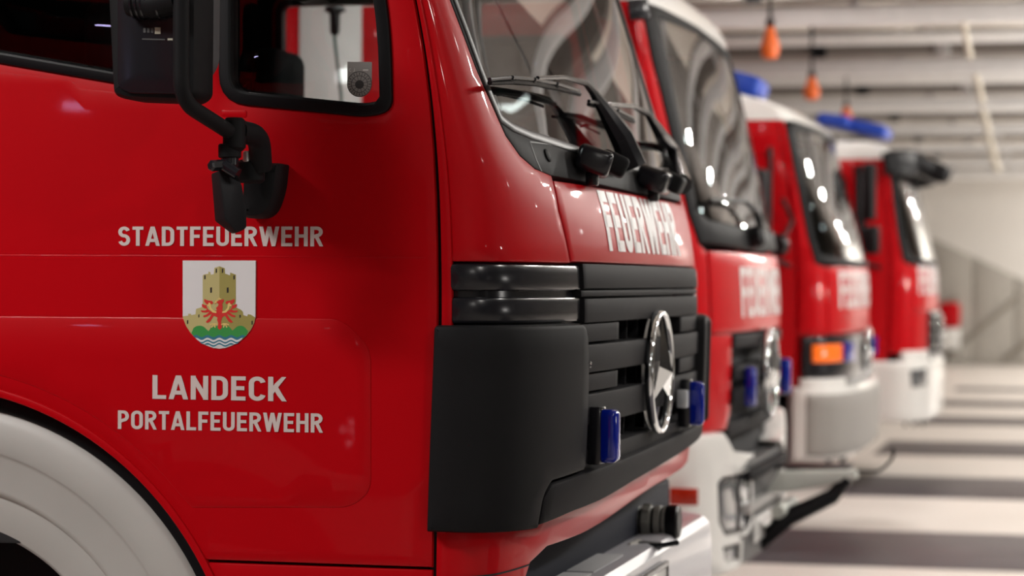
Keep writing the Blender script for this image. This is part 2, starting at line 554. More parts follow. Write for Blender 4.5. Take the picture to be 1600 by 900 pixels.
# ---------------------------------------------------------------- front surface of a cab
class Front:
    """A cab front: plan profile a superellipse corner-to-corner, whose corner line Xs(z) and crown F(z) lean with height. t = arc length from the near side, z = height."""
    def __init__(s, y0, W, n, xs, f, flip=False):
        s.y0, s.W, s.n = y0, W, n
        s.xs, s.f = smooth_table(xs), smooth_table(f)
        zr = 1.5
        a0 = lerp_table(s.f, zr) - lerp_table(s.xs, zr)
        pts = []
        N = 400
        for i in range(N + 1):
            th = math.pi * i / N
            c, si = math.cos(th), math.sin(th)
            yy = W / 2 * (1 - math.copysign(abs(c) ** (2 / n), c))
            ff = abs(si) ** (2 / n) if i not in (0, N) else 0.0
            pts.append((yy, ff))
        s.tab = [(0.0, *pts[0])]
        L = 0
        for p, q in zip(pts[:-1], pts[1:]):
            L += math.hypot(q[0] - p[0], (q[1] - p[1]) * a0)
            s.tab.append((L, *q))
        s.L = L
    def base(s, t, z):
        xs = lerp_table(s.xs, z); f = lerp_table(s.f, z)
        if t <= 0: return Vector((xs + t, s.y0, z))
        if t >= s.L: return Vector((xs - (t - s.L), s.y0 + s.W, z))
        lo, hi = 0, len(s.tab) - 1
        while hi - lo > 1:
            mid = (lo + hi) // 2
            if s.tab[mid][0] <= t: lo = mid
            else: hi = mid
        A, B = s.tab[lo], s.tab[hi]
        k = (t - A[0]) / max(1e-9, B[0] - A[0])
        return Vector((xs + (f - xs) * (A[2] + (B[2] - A[2]) * k), s.y0 + A[1] + (B[1] - A[1]) * k, z))
    def nrm(s, t, z):
        e = 0.03
        du = s.base(t + e, z) - s.base(t - e, z)
        dv = s.base(t, z + e) - s.base(t, z - e)
        return du.cross(dv).normalized()
    def __call__(s, t, z, h=0.0):
        p = s.base(t, z)
        return p + s.nrm(t, z) * h if h else p
    def inv(s, px, py, h=0.0):
        """(t, z) on the visible part of the front under a pixel of the photograph"""
        if not hasattr(s, 'gridc'):
            s.gridc = []
            for i in range(90):
                for j in range(50):
                    t = -0.1 + (s.L + 0.0) * i / 89; z = 0.4 + 2.8 * j / 49
                    p = s.base(t, z)
                    if s.nrm(t, z).dot(CAM - p) > 0.02:
                        s.gridc.append((project(p), t, z))
        b = min(s.gridc, key=lambda g: (g[0][0] - px) ** 2 + (g[0][1] - py) ** 2)
        t, z = b[1], b[2]
        for _ in range(12):
            x, y = project(s(t, z, h))
            e = 1e-3
            x1, y1 = project(s(t + e, z, h)); x2, y2 = project(s(t, z + e, h))
            a, c, bb, d = (x1 - x) / e, (y1 - y) / e, (x2 - x) / e, (y2 - y) / e
            det = a * d - bb * c
            if abs(det) < 1e-3: break
            dt = (d * (px - x) - bb * (py - y)) / det
            dz = (-c * (px - x) + a * (py - y)) / det
            dt = max(-0.05, min(0.05, dt)); dz = max(-0.05, min(0.05, dz))
            t += dt; z += dz
        return t, z
    def poly(s, pix):
        return [s.inv(*p) for p in pix]
    def mirror(s, poly):
        return [(s.L - t, z) for t, z in poly]

# ================================================================ the hall
XL, XR, YN, YF, ZC = -13.0, 9.0, -13.0, 42.3, 4.7
floor_m = mat('pale_epoxy_floor', (0.62, 0.57, 0.53), 0.35, vary=0.06, vscale=1.5, rvar=0.1)
ceil_m = mat('ceiling_boards', (0.13, 0.11, 0.095), 0.8, vary=0.08, vscale=2)
wall_m = mat('white_wall_render', (0.62, 0.60, 0.57), 0.8, bump=0.2, bscale=60, vary=0.03)
wall_low = mat('grey_beige_wall_panel', (0.33, 0.31, 0.28), 0.7, vary=0.08, vscale=2)
floor_band_m = mat('dark_floor_band', (0.085, 0.072, 0.078), 0.45, vary=0.2, vscale=2.5, rvar=0.1)
door_m = mat('white_door_panel', (0.66, 0.59, 0.51), 0.55, vary=0.04)
beam_m = mat('light_grey_rail', (0.74, 0.73, 0.72), 0.45, metal=0.0, vary=0.1, vscale=9)
dbeam_m = mat('brown_grey_beam', (0.13, 0.11, 0.095), 0.6, vary=0.15)
def struct(o):
    o['kind'] = 'structure'
    return o
struct(box2('floor', (XL, YN, -0.2), (XR, YF, 0.0), floor_m, bev=0))
struct(box2('ceiling', (XL, YN, ZC), (XR, YF, ZC + 0.2), ceil_m, bev=0))
wf = struct(box2('wall_far', (XL, YF, 0), (XR, YF + 0.2, ZC), wall_m, bev=0))
struct(box2('wall_near', (XL, YN - 0.2, 0), (XR, YN, ZC), wall_m, bev=0))
struct(box2('wall_back', (XL - 0.2, YN, 0), (XL, YF, ZC), wall_m, bev=0))
wr = struct(box2('wall_front', (XR, YN, 0), (XR + 0.2, YF, ZC), mat('brown_front_wall', (0.16, 0.14, 0.12), 0.7, vary=0.05), bev=0))
# lower panels of the far wall with their slanting stays
WMAP = lambda u, v, h=0.0: Vector((u, YF - h, v))
for i in range(11):
    x0 = -7.0 + i * 0.8
    zt = lambda x: max(0.9, min(3.3, 2.45 - (x + 2.9) * 0.46))
    plate('wall_panel', WMAP, [(x0 + 0.01, 0.03), (x0 + 0.79, 0.03), (x0 + 0.79, zt(x0 + 0.79)), (x0 + 0.01, zt(x0 + 0.01))], [], wall_low, wf, h=0.05, depth=0.05, bev=0.01, grid=0.5, maxedge=0.5)
for i in range(5):
    x0 = -5.2 + i * 1.2
    a = Vector((x0, YF - 0.07, 0.1)); b = Vector((x0 + 1.5, YF - 0.07, 1.35))
    d = (b - a)
    box('diagonal_stay', (a + b) / 2, (d.length, 0.04, 0.10), mat('brown_stay', (0.20, 0.18, 0.15), 0.7), wf, Matrix.Rotation(-math.atan2(d.z, d.x), 3, 'Y'), 0.005)
# dark bands across the floor, repeating with the bays
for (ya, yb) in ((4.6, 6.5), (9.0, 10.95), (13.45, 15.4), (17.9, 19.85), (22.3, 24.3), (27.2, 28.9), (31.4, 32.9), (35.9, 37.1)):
    o = box2('floor_band', (-1.95, ya - 4.9, 0.0), (8.6, yb - 4.9, 0.004), floor_band_m, bev=0.001)
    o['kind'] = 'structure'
# sectional doors drawn up under the ceiling over each bay, with their rails (run along the trucks)
for k in range(10):
    y = -0.1 + 4.5 * k
    rail = thing('overhead_door', 'pale sectional door drawn up flat under the ceiling, %s' % (
        'above the nearest truck', 'above the second truck', 'above the third truck', 'above the fourth truck', 'first beyond the fourth truck',
        'second beyond the fourth truck', 'third beyond the fourth truck', 'fourth beyond the fourth truck', 'fifth beyond the fourth truck', 'last before the far wall')[k], 'door', (-2.5, y, 3.6), 'overhead doors of the bays')
    for j in range(6):
        box2('panel', (-6.4 + j * 0.98, y + 0.30, 3.92), (-5.44 + j * 0.98, min(y + 3.55, 42.2), 3.97), door_m, rail, 0.008)
    box2('rail', (-6.6, y - 0.05, 3.58), (1.5, y + 0.06, 3.72), beam_m, rail, 0.01)
    if k < 9: box2('rail', (-6.6, y + 3.62, 3.80), (1.5, y + 3.72, 3.90), beam_m, rail, 0.01)
    tube('spring_shaft', [(-6.5, y + 1.2, 3.86), (1.4, y + 1.2, 3.86)], 0.035, STEEL, rail, 10)
    for j in range(4):
        box2('hanger', (-5.6 + j * 1.9, y - 0.02, 3.72), (-5.52 + j * 1.9, y + 0.02, ZC), STEEL, rail, 0.003)
    b = box2('ceiling_beam', (XL, y - 0.36, 3.75), (1.6, y - 0.12, 3.95), dbeam_m, None, 0.01)
    for j in range(7):
        box2('beam_bracket', (-6.0 + j * 1.15, y - 0.39, 3.72), (-5.86 + j * 1.15, y - 0.36, 3.90), (STEEL if j % 3 else RUBBER), b, 0.004)
    struct(b)
# hanging things seen over the bays
ORANGE = mat('orange_plug_housing', (0.75, 0.13, 0.015), 0.45)
for k, (px, py0, py1, Y, wpx, lab) in enumerate((
    (1203, 38, 92, 11.0, 30, 'orange charging plug hanging in the air beside the second windscreen top, largest of three'),
    (1268, 118, 156, 15.8, 26, 'orange charging plug hanging above the roof of the third truck'),
    (1322, 165, 192, 20.2, 20, 'small orange charging plug hanging just above the rear blue beacon'))):
    top = on_y(px, py0, Y); bot = on_y(px, py1, Y)
    L = top.z - bot.z; rw = wpx / 2 * (Y + 4.9) / FPX
    t = thing('hanging_plug', lab, 'plug', tuple(bot), 'orange plugs hanging over the bays')
    lathe('housing', [(0, rw * 0.55), (L * 0.1, rw * 0.85), (L * 0.35, rw), (L * 0.7, rw * 0.62), (L * 0.95, rw * 0.38)], bot, (0, 0, 1), ORANGE, t, 20)
    lathe('collar', [(L * 0.93, rw * 0.45), (L * 1.1, rw * 0.45), (L * 1.2, rw * 0.2)], bot, (0, 0, 1), RUBBER, t, 16)
    tube('cable', [bot + Vector((0, 0, L * 1.15)), Vector((bot.x, bot.y, 3.92))], 0.012, RUBBER, t, 8)
STRAP = mat('cream_webbing', (0.66, 0.60, 0.50), 0.7)
for k, (px, y0, y1, Yr, lab) in enumerate(((1512, 18, 92, 13.4, 'cream strap hanging below the nearest visible overhead rail'), (1531, 92, 162, 17.9, 'cream strap hanging from the second overhead rail'),
        (1541, 160, 206, 22.4, 'cream strap hanging from the third overhead rail'), (1549, 205, 240, 26.9, 'cream strap hanging from the fourth overhead rail'), (1556, 236, 268, 31.4, 'cream strap hanging from the farthest overhead rail'))):
    a = on_y(px - 6, y0, Yr); b = on_y(px + 4, y1, Yr)
    ww = 10 * (Yr + 4.9) / FPX
    bm = bmesh.new()
    add_tube(bm, [Vector((a.x, Yr, 3.60)), Vector((a.x, Yr, 3.57)), Vector(((a.x + b.x) / 2, Yr, (3.57 + b.z) / 2)), b], ww * 0.5, 8)
    tag(build('door_strap', bm, STRAP), lab, 'strap', 'cream straps under the ceiling')
# the wall opposite the trucks: bay doors with translucent bands (out of frame, seen in the paint)
for k in range(9):
    y = YN + 1.6 + k * 4.5
    d = struct(box2('door_%d' % (k + 1), (XR - 0.06, y, 0), (XR - 0.005, y + 3.7, 3.4), mat('dark_glazed_door', (0.03, 0.032, 0.036), 0.2), wr, bev=0.01))
    for j in range(4):
        box2('mullion', (XR - 0.10, y + 0.05 + j * 1.15, 0.02), (XR - 0.06, y + 0.17 + j * 1.15, 3.38), door_m, d, 0.005)
# lamp fittings under the ceiling
LEDM = mat('led_disc', (0.9, 0.95, 1), 0.5, emit=(0.85, 1.0, 0.97), estr=100)
PURP = mat('violet_tube', (0.5, 0.4, 0.9), 0.5, emit=(0.42, 0.28, 1.0), estr=25)
TUBE = mat('tube_diffuser', (0.9, 0.9, 0.9), 0.5, emit=(1, 0.96, 0.9), estr=7)

# ================================================================ truck 1 (the nearest)
SIDE = lambda u, v, h=0.0: Vector((u, -h, v))
def sp(pix, y=0.0):
    return [((q := on_y(a, b, y)).x, q.z) for a, b in pix]
xs1 = [(0.4, -1.362), (0.967, -1.362), (1.242, -1.358), (1.517, -1.351), (1.764, -1.355), (1.90, -1.363), (2.025, -1.375), (2.122, -1.389), (2.205, -1.407), (2.75, -1.53)]
f1 = [(0.4, -1.16), (0.95, -1.16), (1.15, -1.125), (1.50, -1.115), (1.64, -1.115), (1.84, -1.155), (1.95, -1.215), (2.3, -1.345), (2.75, -1.51)]
F1 = Front(0.0, 2.46, 3.4, xs1, f1)
T1 = thing('fire_truck', 'nearest red fire truck with a coat of arms and silver lettering on its door', 'truck', (-3.5, 1.2, 0.0), 'red fire trucks in a row')
def FP(pix): return F1.poly(pix)

# ---- side
shut = [(x, z) for z, x in xs1]
def xshut(z): return lerp_table(F1.xs, z)
ac = (-2.55, 0.60)
px_m = FPX / 4.9 * 0.945
def rr(p): return p / 757.0
RA = 0.767
back = -4.6
def arcp(r, a0, a1, n=24):
    return [(ac[0] + r * math.cos(R(a0 + (a1 - a0) * i / n)), ac[1] + r * math.sin(R(a0 + (a1 - a0) * i / n))) for i in range(n + 1)]
win_f = rpoly(sp([(345, -110), (345, 158), (574, 181), (612, 172), (608, 30), (583, -110)]), [0.03, 0.06, 0.03, 0.07, 0.2, 0.03])
win_r = rpoly(sp([(-200, -110), (-200, 62), (210, 133), (300, 146), (300, -110)]), [0.03, 0.05, 0.0, 0.04, 0.03])
z0 = 0.985
a_end = math.degrees(math.asin((z0 - ac[1]) / RA))
ZT = 2.62
body = [(x - 0.004, z) for z, x in [(z0, xshut(z0))] + [(z0 + 0.1 * i, xshut(z0 + 0.1 * i)) for i in range(1, 17)]] + [(xshut(ZT) - 0.03, ZT), (back, ZT), (back, z0)] + arcp(RA, 180 - a_end, a_end, 40)
SIDE_M = [RED, TRIMG]
o = plate('side_panel', SIDE, body, [win_f, win_r], SIDE_M, T1, h=0.0, depth=0.05, bev=0.006, grid=0.06)
# sill below the seam
sill = [(xshut(0.8) - 0.004, 0.70), (xshut(0.97) - 0.004, z0 - 0.006)] + [(ac[0] + math.sqrt(RA ** 2 - (z - ac[1]) ** 2), z) for z in (z0 - 0.006, 0.9, 0.8, 0.70)]
plate('sill_panel', SIDE, sill, [], SIDE_M, T1, h=-0.001, depth=0.05, bev=0.004, grid=0.08)
# raised arch lip
lip = arcp(RA + 0.006, 165, 5, 60) + arcp(RA - 0.012, 5, 165, 60)
plate('arch_lip', SIDE, lip, [], RED, T1, h=0.006, depth=0.02, bev=0.004, grid=0.2)
rub = arcp(RA - 0.013, 165, 3, 60) + arcp(RA - 0.050, 3, 165, 60)
plate('arch_rubber', SIDE, rub, [], RUBBER, T1, h=-0.035, depth=0.05, bev=0.006, grid=0.2)
# pressed outline on the lower door
pr = sp([(-60, 494), (535, 498), (580, 545), (580, 768), (548, 793), (300, 793)])
R2 = 0.803
prs = rpoly([pr[0], pr[1], pr[2], pr[3], pr[4], pr[5]], [0, 0.03, 0.03, 0.03, 0.03, 0.0])
arcs = [p for p in arcp(R2, 36, 120, 30) if p[1] > pr[5][1] + 0.02 and p[0] > pr[0][0]]
prs += arcs
plate('door_pressing', SIDE, prs, [], RED, T1, h=0.0020, depth=0.02, bev=0.0030, grid=0.06, back=False)
cz_ = on_y(345, 402, 0).z
plate('body_crease', SIDE, [(-3.2, cz_ + 0.004), (xshut(cz_) - 0.03, cz_ - 0.001), (xshut(cz_) - 0.03, cz_ + 0.002), (-3.2, cz_ + 0.007)], [], RED, T1, h=0.0004, depth=0.01, bev=0.0004, grid=0.5, maxedge=0.4)
# window rubbers and panes
for nm, wv, inset_w in (('front', win_f, 0.026), ('rear', win_r, 0.022)):
    wc = wv if area2(wv) > 0 else wv[::-1]
    wo = inset(wc, -0.004)
    wi = inset(wc, inset_w)
    fr = plate('window_rubber', SIDE, wo, [wi], RUBBER, T1, h=0.008, depth=0.045, bev=0.006, grid=0.3, maxedge=0.03)
    plate('window_pane', SIDE, inset(wc, inset_w - 0.004), [], GLASS, fr, h=-0.012, depth=0.004, bev=0.0005, grid=0.3, back=False)
# far side of the cab, with its windows
SIDEF = lambda u, v, h=0.0: Vector((u, 2.46 + h, v))
fw1 = rpoly([(-1.46, 1.99), (-1.92, 2.05), (-1.92, 2.52), (-1.58, 2.52)], 0.05)
fw2 = rpoly([(-2.04, 1.94), (-2.58, 1.94), (-2.58, 2.52), (-2.04, 2.52)], 0.05)
bodyf = [(-1.38, 1.0), (-1.38, 1.85), (-1.44, 2.2), (-1.56, ZT), (back, ZT), (back, 0.75), (-3.33, 0.75), (-3.15, 1.1), (-2.85, 1.31), (-2.25, 1.31), (-1.95, 1.1), (-1.88, 1.0)]
plate('side_panel', SIDEF, bodyf, [fw1, fw2], [RED, DARK], T1, h=0.0, depth=0.05, bev=0.006, grid=0.2)
for q in (fw1, fw2):
    qc = q if area2(q) > 0 else q[::-1]
    fr = plate('window_rubber', SIDEF, inset(qc, -0.004), [inset(qc, 0.025)], RUBBER, T1, h=0.008, depth=0.045, bev=0.006, grid=0.3)
    plate('window_pane', SIDEF, inset(qc, 0.02), [], GLASS, fr, h=-0.012, depth=0.004, bev=0.0005, grid=0.3, back=False)
# roof, floor, back wall of the cab
bm = bmesh.new()
ts = [F1.L * i / 40 for i in range(41)]
fr_ = [F1(t, 2.60) for t in ts]
top = [Vector((p.x - 0.06, min(max(p.y, 0.05), 2.41), 2.70)) for p in fr_]
vs1 = [bm.verts.new(p) for p in [Vector((back, 0, 2.6))] + fr_ + [Vector((back, 2.46, 2.6))]]
vs2 = [bm.verts.new(p) for p in [Vector((back, 0.05, 2.7))] + top + [Vector((back, 2.41, 2.7))]]
for i in range(len(vs1) - 1):
    bm.faces.new((vs1[i], vs1[i + 1], vs2[i + 1], vs2[i]))
bm.faces.new(vs2)
bm.faces.new((vs1[0], vs2[0], vs2[-1], vs1[-1]))
bm.faces.new(vs1[::-1])
build('roof', bm, [WHITE], T1)
box2('cab_floor', (back, 0.06, 1.0), (-1.45, 2.40, 1.06), DARK, T1)
box2('rear_wall', (back, 0.05, 1.0), (back + 0.05, 2.41, 2.6), TRIMG, T1)
box2('door_pillar_trim', (-2.02, 0.055, 1.06), (-1.93, 0.10, 2.58), DARK, T1)
for (yy) in (0.35, 1.55):
    s = box('seat', (-2.0, yy + 0.28, 1.42), (0.5, 0.5, 0.16), DARK, T1, None, 0.05, 3)
    box('backrest', (-2.28, yy + 0.28, 1.78), (0.13, 0.48, 0.66), DARK, s, Matrix.Rotation(R(-10), 3, 'Y'), 0.05, 3)
    box('headrest', (-2.36, yy + 0.28, 2.2), (0.10, 0.26, 0.18), DARK, s, None, 0.04, 3)
box2('crew_seat', (-3.6, 0.2, 1.3), (-3.2, 2.2, 1.5), DARK, T1, 0.04)
db = box2('dashboard', (-1.62, 0.12, 1.30), (-1.34, 2.34, 1.82), DARK, T1, 0.06)
tube('steering_wheel', [(-1.72 + 0.1 * math.sin(2 * math.pi * i / 24), 0.62 + 0.21 * math.cos(2 * math.pi * i / 24), 1.86 + 0.19 * math.sin(2 * math.pi * i / 24)) for i in range(25)], 0.014, RUBBER, db, 8)
# grey-white fender over the wheel, stepped in section; tyre below it
prof = [(0.724, -0.070), (0.722, -0.050), (0.712, -0.036), (0.690, -0.028), (0.630, -0.024), (0.624, -0.030), (0.615, -0.036), (0.545, -0.040), (0.535, -0.044), (0.528, -0.054), (0.450, -0.060), (0.440, -0.068), (0.437, -0.12)]
bm = bmesh.new()
rows = []
for (r, h) in prof + [(0.724, -0.18)]:
    rows.append([bm.verts.new(SIDE(ac[0] + r * math.cos(R(a)), ac[1] + r * math.sin(R(a)), h)) for a in [i * 180 / 72 for i in range(73)]])
for A, B in zip(rows, rows[1:] + rows[:1]):
    for i in range(72):
        bm.faces.new((A[i], A[i + 1], B[i + 1], B[i]))
build('fender', bm, FENDER, T1, 50)
bm = bmesh.new()
# wheel housing liner behind the fender
rows = []
for h in (-0.05, -0.75):
    rows.append([bm.verts.new(SIDE(ac[0] + 0.76 * math.cos(R(a)), ac[1] + 0.76 * math.sin(R(a)), h)) for a in [i * 180 / 48 for i in range(49)]])
for i in range(48): bm.faces.new((rows[0][i], rows[0][i + 1], rows[1][i + 1], rows[1][i]))
bm.faces.new(rows[1])
build('wheel_housing', bm, RUBBER, T1, 50)
def wheel(x, yc, r, parent, out=-1, wd=0.30, mt=None):
    """tyre, rim and hub of a truck wheel; out = side the rim faces (-1: towards -y)"""
    a = (0, out, 0); o_ = Vector((x, yc, r))
    w_ = lathe('wheel', [(-wd / 2, r * 0.56), (-wd / 2, r * 0.92), (-wd / 2 + 0.03, r * 0.985), (-0.06, r), (0.06, r), (wd / 2 - 0.03, r * 0.985), (wd / 2, r * 0.92), (wd / 2, r * 0.60), (wd / 2 - 0.02, r * 0.56), (0, r * 0.54)], o_, a, RUBBER, parent, 40)
    lathe('rim', [(wd / 2 - 0.012, r * 0.56), (wd / 2 - 0.05, r * 0.54), (0.02, r * 0.48), (0.03, r * 0.30), (0.09, r * 0.26), (0.10, r * 0.22)], o_, a, mt or SILVER, w_, 32)
    lathe('hub', [(0.08, r * 0.2), (0.15, r * 0.18), (0.17, r * 0.12)], o_, a, STEEL, w_, 24)
    return w_
wheel(ac[0], 0.30, 0.55, T1)
wheel(ac[0], 2.16, 0.55, T1, 1)
# body behind the cab
box2('body_box', (-8.2, 0.0, 0.85), (back - 0.12, 2.46, 2.9), RED, T1, 0.02)
for k in range(3):
    box2('roller_shutter', (-8.0 + k * 1.1, -0.012, 1.0), (-7.0 + k * 1.1, 0.0, 2.6), STEEL, T1, 0.004)
wheel(-6.9, 0.25, 0.53, T1); wheel(-6.9, 2.21, 0.53, T1, 1)
box2('chassis_frame', (-8.2, 0.75, 0.62), (-1.3, 1.70, 0.86), DARK, T1, 0.01)

# ---- side lettering and arms
def tx(s, xa, ya0, xb, yb0, ytop_a, ytop_b, name='lettering', weight=1.0, gap=0.10):
    A = on_y(xa, ya0, 0); B = on_y(xb, yb0, 0); At = on_y(xa, ytop_a, 0); Bt = on_y(xb, ytop_b, 0)
    text(name, s, SIDE, A.x, B.x, A.z, At.z, REFL, T1, 0.0012 if s[0] not in 'LP' else 0.0032, B.z, Bt.z, weight=weight, gap=gap)
tx('STADTFEUERWEHR', 185, 384, 505, 385, 354, 354)
tx('LANDECK', 239, 623, 447, 627, 586, 589)
tx('PORTALFEUERWEHR', 185, 670, 505, 676, 641, 646)
EMB = thing  # (emblem pieces share one mesh of printed colours)
ew = mat('emblem_white', (0.66, 0.65, 0.66), 0.5)
ec = [ew, mat('emblem_khaki_light', (0.46, 0.40, 0.17), 0.5), mat('emblem_khaki_dark', (0.30, 0.26, 0.07), 0.5), mat('emblem_black', (0.01, 0.01, 0.01), 0.5),
      mat('emblem_red', (0.58, 0.02, 0.015), 0.5), mat('emblem_gold', (0.70, 0.52, 0.18), 0.5), mat('emblem_green', (0.03, 0.26, 0.05), 0.5), mat('emblem_blue', (0.02, 0.16, 0.24), 0.5)]
# emblem drawn in its own frame: crop of 844x900 view, 5.627 px per photo px from (270,400)
def em(p): 
    q = on_y(270 + p[0] / 5.627, 400 + p[1] / 5.627, 0)
    return (q.x, q.z)
def E(l): return [em(p) for p in l]
H0 = 0.0034
shield = [(92, 40), (733, 40), (730, 535), (718, 590), (690, 650), (650, 700), (600, 745), (540, 780), (480, 805), (415, 815), (350, 805), (285, 780), (220, 738), (165, 680), (125, 620), (100, 560), (92, 530)]
emb = plate('coat_of_arms', SIDE, E(shield), [], ec, T1, h=0.0034, depth=0.004, bev=0.0003, grid=0.5, maxedge=0.2, back=False, smooth=0)
bm = bmesh.new()
lay = [0]
def F_(pts, mi, k=1):
    flat(bm, SIDE, E(pts), H0 + 0.00025 * k, mi)
F_([(268, 170), (285, 162), (318, 155), (318, 138), (335, 140), (340, 165), (365, 160), (370, 105), (415, 90), (415, 480), (268, 480)], 1)
F_([(415, 90), (462, 108), (465, 155), (508, 170), (510, 145), (560, 165), (560, 400), (540, 480), (415, 480)], 2)
F_([(92, 530), (140, 525), (142, 508), (165, 508), (168, 520), (205, 512), (210, 465), (265, 448), (300, 440), (415, 440), (415, 700), (200, 690), (165, 680), (125, 620), (100, 560)], 1, 1.5)
F_([(415, 440), (560, 452), (600, 470), (622, 490), (625, 520), (660, 530), (665, 512), (690, 515), (730, 540), (718, 590), (690, 650), (650, 700), (415, 700)], 2, 1.5)
for (x, y, w_, h_) in ((288, 187, 12, 40), (388, 130, 12, 40), (443, 130, 12, 40), (544, 188, 12, 40), (342, 300, 16, 50), (488, 300, 16, 50), (136, 580, 12, 38), (235, 527, 10, 30), (597, 530, 12, 30), (703, 586, 12, 38)):
    F_([(x - w_ / 2, y + h_ / 2), (x + w_ / 2, y + h_ / 2 - 4), (x + w_ / 2, y - h_ / 2), (x - w_ / 2, y - h_ / 2 + 4)], 3, 2)
g = [(168, 680), (185, 640)] + [(240 + 72 * math.cos(R(a)), 680 - 68 * math.sin(R(a))) for a in range(140, 20, -15)] + [(320, 660), (345, 625), (400, 612), (450, 610), (500, 620), (530, 655)] + [(600 + 62 * math.cos(R(a)), 680 - 68 * math.sin(R(a))) for a in range(140, 20, -15)] + [(668, 660), (655, 695), (620, 728), (215, 728), (195, 710)]
F_(g, 6, 2)
def wave(y, x0, x1, ph=0.0, up=True):
    n = 40
    return [(x0 + (x1 - x0) * i / n, y - 10 * math.cos((x0 + (x1 - x0) * i / n - 415) / 103 * 2 * math.pi + ph)) for i in range(n + 1)]
def halfw(y):
    t = [(700, 240), (735, 205), (760, 170), (780, 130), (800, 75), (812, 25)]
    return lerp_table(t, y)
for i, (ya, yb, mi) in enumerate(((700, 724, 7), (724, 742, 0), (742, 756, 7), (756, 770, 0), (770, 784, 7), (784, 796, 0))):
    ha = min(halfw(ya + 8), 235); hb = halfw(min(yb + 10, 808))
    F_(wave(ya + 4, 415 - ha, 415 + ha) + wave(yb + 4, 415 - hb, 415 + hb)[::-1], mi, 2.5 + 0.1 * i)
# eagle
F_([(415, 388), (435, 385), (452, 378), (455, 395), (440, 420), (445, 450), (440, 480), (470, 520), (440, 540), (430, 580), (440, 625), (420, 650), (400, 632), (405, 590), (395, 560), (398, 540), (345, 515), (400, 480), (390, 470), (385, 455), (400, 445), (408, 425), (395, 410), (372, 424), (385, 405)], 4, 3)
for sx in (1, -1):
    def M_(l): return [(415 + sx * (x - 415) * 1.0, y) for x, y in l]
    F_(M_([(415, 470), (350, 490), (318, 470), (300, 440), (330, 420), (352, 425), (362, 410), (350, 395), (320, 392), (300, 385), (283, 376), (282, 400), (296, 418), (315, 428), (290, 432), (262, 420), (262, 445), (285, 460), (312, 465), (290, 480), (250, 478), (262, 495), (300, 498), (330, 490), (300, 515), (272, 525), (278, 540), (310, 532), (350, 505), (330, 540), (295, 580), (312, 588), (335, 575), (370, 520), (415, 530)]), 4, 3.2)
    F_(M_([(330, 420), (338, 418), (345, 455), (365, 480), (390, 488), (388, 502), (355, 496), (332, 470), (322, 440)]), 5, 3.6)
    F_(M_([(305, 428), (318, 424), (322, 410), (334, 412), (334, 424), (345, 428), (340, 440), (310, 442)]), 5, 3.8)
    F_(M_([(375, 590), (398, 596), (398, 606), (378, 602), (382, 630), (374, 630), (366, 602), (352, 632), (344, 626), (358, 600), (330, 608), (332, 598), (352, 592)]), 5, 3.6)
F_([(392, 378), (400, 384), (430, 384), (436, 368), (424, 374), (415, 362), (406, 376)], 5, 3.6)
F_([(368, 418), (382, 414), (395, 408), (388, 400), (405, 396), (404, 386), (384, 392)], 5, 3.4)
build('arms_print', bm, ec, emb, 0)

# ---- inspection sticker in the corner of the front pane
gm = [mat('sticker_grey', (0.22, 0.21, 0.20), 0.5), mat('sticker_black', (0.02, 0.02, 0.02), 0.5), mat('sticker_light', (0.45, 0.44, 0.42), 0.5)]
def es(p):
    q = on_y(510 + p[0] / 9.0, 80 + p[1] / 9.0, 0.006); return (q.x, q.z)
bm = bmesh.new()
HS = -0.0115
outl = [(285, 145), (630, 148), (628, 470)] + [(455 + 172 * math.cos(R(a)), 470 + 172 * math.sin(R(a))) for a in range(10, 180, 10)] + [(283, 470)]
flat(bm, SIDE, [es(p) for p in outl], HS, 0)
for (rad, wd_) in ((176, 10), (118, 8)):
    ribbon_mesh(bm, SIDE, [es((455 + rad * 0.97 * math.cos(R(a)), 460 + rad * math.sin(R(a)))) for a in range(0, 360, 12)], wd_ / 9 / 757, HS + 0.0004, True, 0.1, mi=1)
flat(bm, SIDE, [es((455 + 62 * math.cos(R(a)), 465 + 62 * math.sin(R(a)))) for a in range(0, 360, 15)], HS + 0.0003, 1)
for i in range(12):
    a = R(i * 30 + 15)
    ribbon_mesh(bm, SIDE, [es((455 + r_ * math.cos(a), 460 + r_ * math.sin(a))) for r_ in (62, 174)], 6 / 9 / 757, HS + 0.0006, False, 0.1, mi=1)
    a = R(i * 30)
    for r0_, r1_ in ((132, 160),):
        ribbon_mesh(bm, SIDE, [es((455 + r_ * math.cos(a), 460 + r_ * math.sin(a))) for r_ in (r0_, r1_)], 12 / 9 / 757, HS + 0.0006, False, 0.1, mi=1)
ribbon_mesh(bm, SIDE, [es((330 + 18 * math.cos(R(a)), 262 + 20 * math.sin(R(a)))) for a in range(-300, -50, 25)], 8 / 9 / 757, HS + 0.0006, False, 0.1, mi=2)
ribbon_mesh(bm, SIDE, [es(p) for p in ((385, 240), (385, 280), (365, 280))], 8 / 9 / 757, HS + 0.0006, False, 0.1, mi=2)
ribbon_mesh(bm, SIDE, [es(p) for p in ((505, 262), (580, 262))], 22 / 9 / 757, HS + 0.0006, False, 0.1, mi=2)
build('inspection_sticker', bm, gm, T1, 0)

# ---- front corner, red
def col(pix): return FP(pix)
seam = FP([(861, 275), (872, 330), (890, 408)])
seamc = [(lerp_table([(p[1], p[0]) for p in sorted(seam, key=lambda q: q[1])], z), z) for z in (1.642, 1.70, 1.76, 1.83)]
ws_out = FP([(703, 0), (722, 50), (744, 108), (768, 163), (790, 212), (812, 243), (835, 263), (861, 274)])
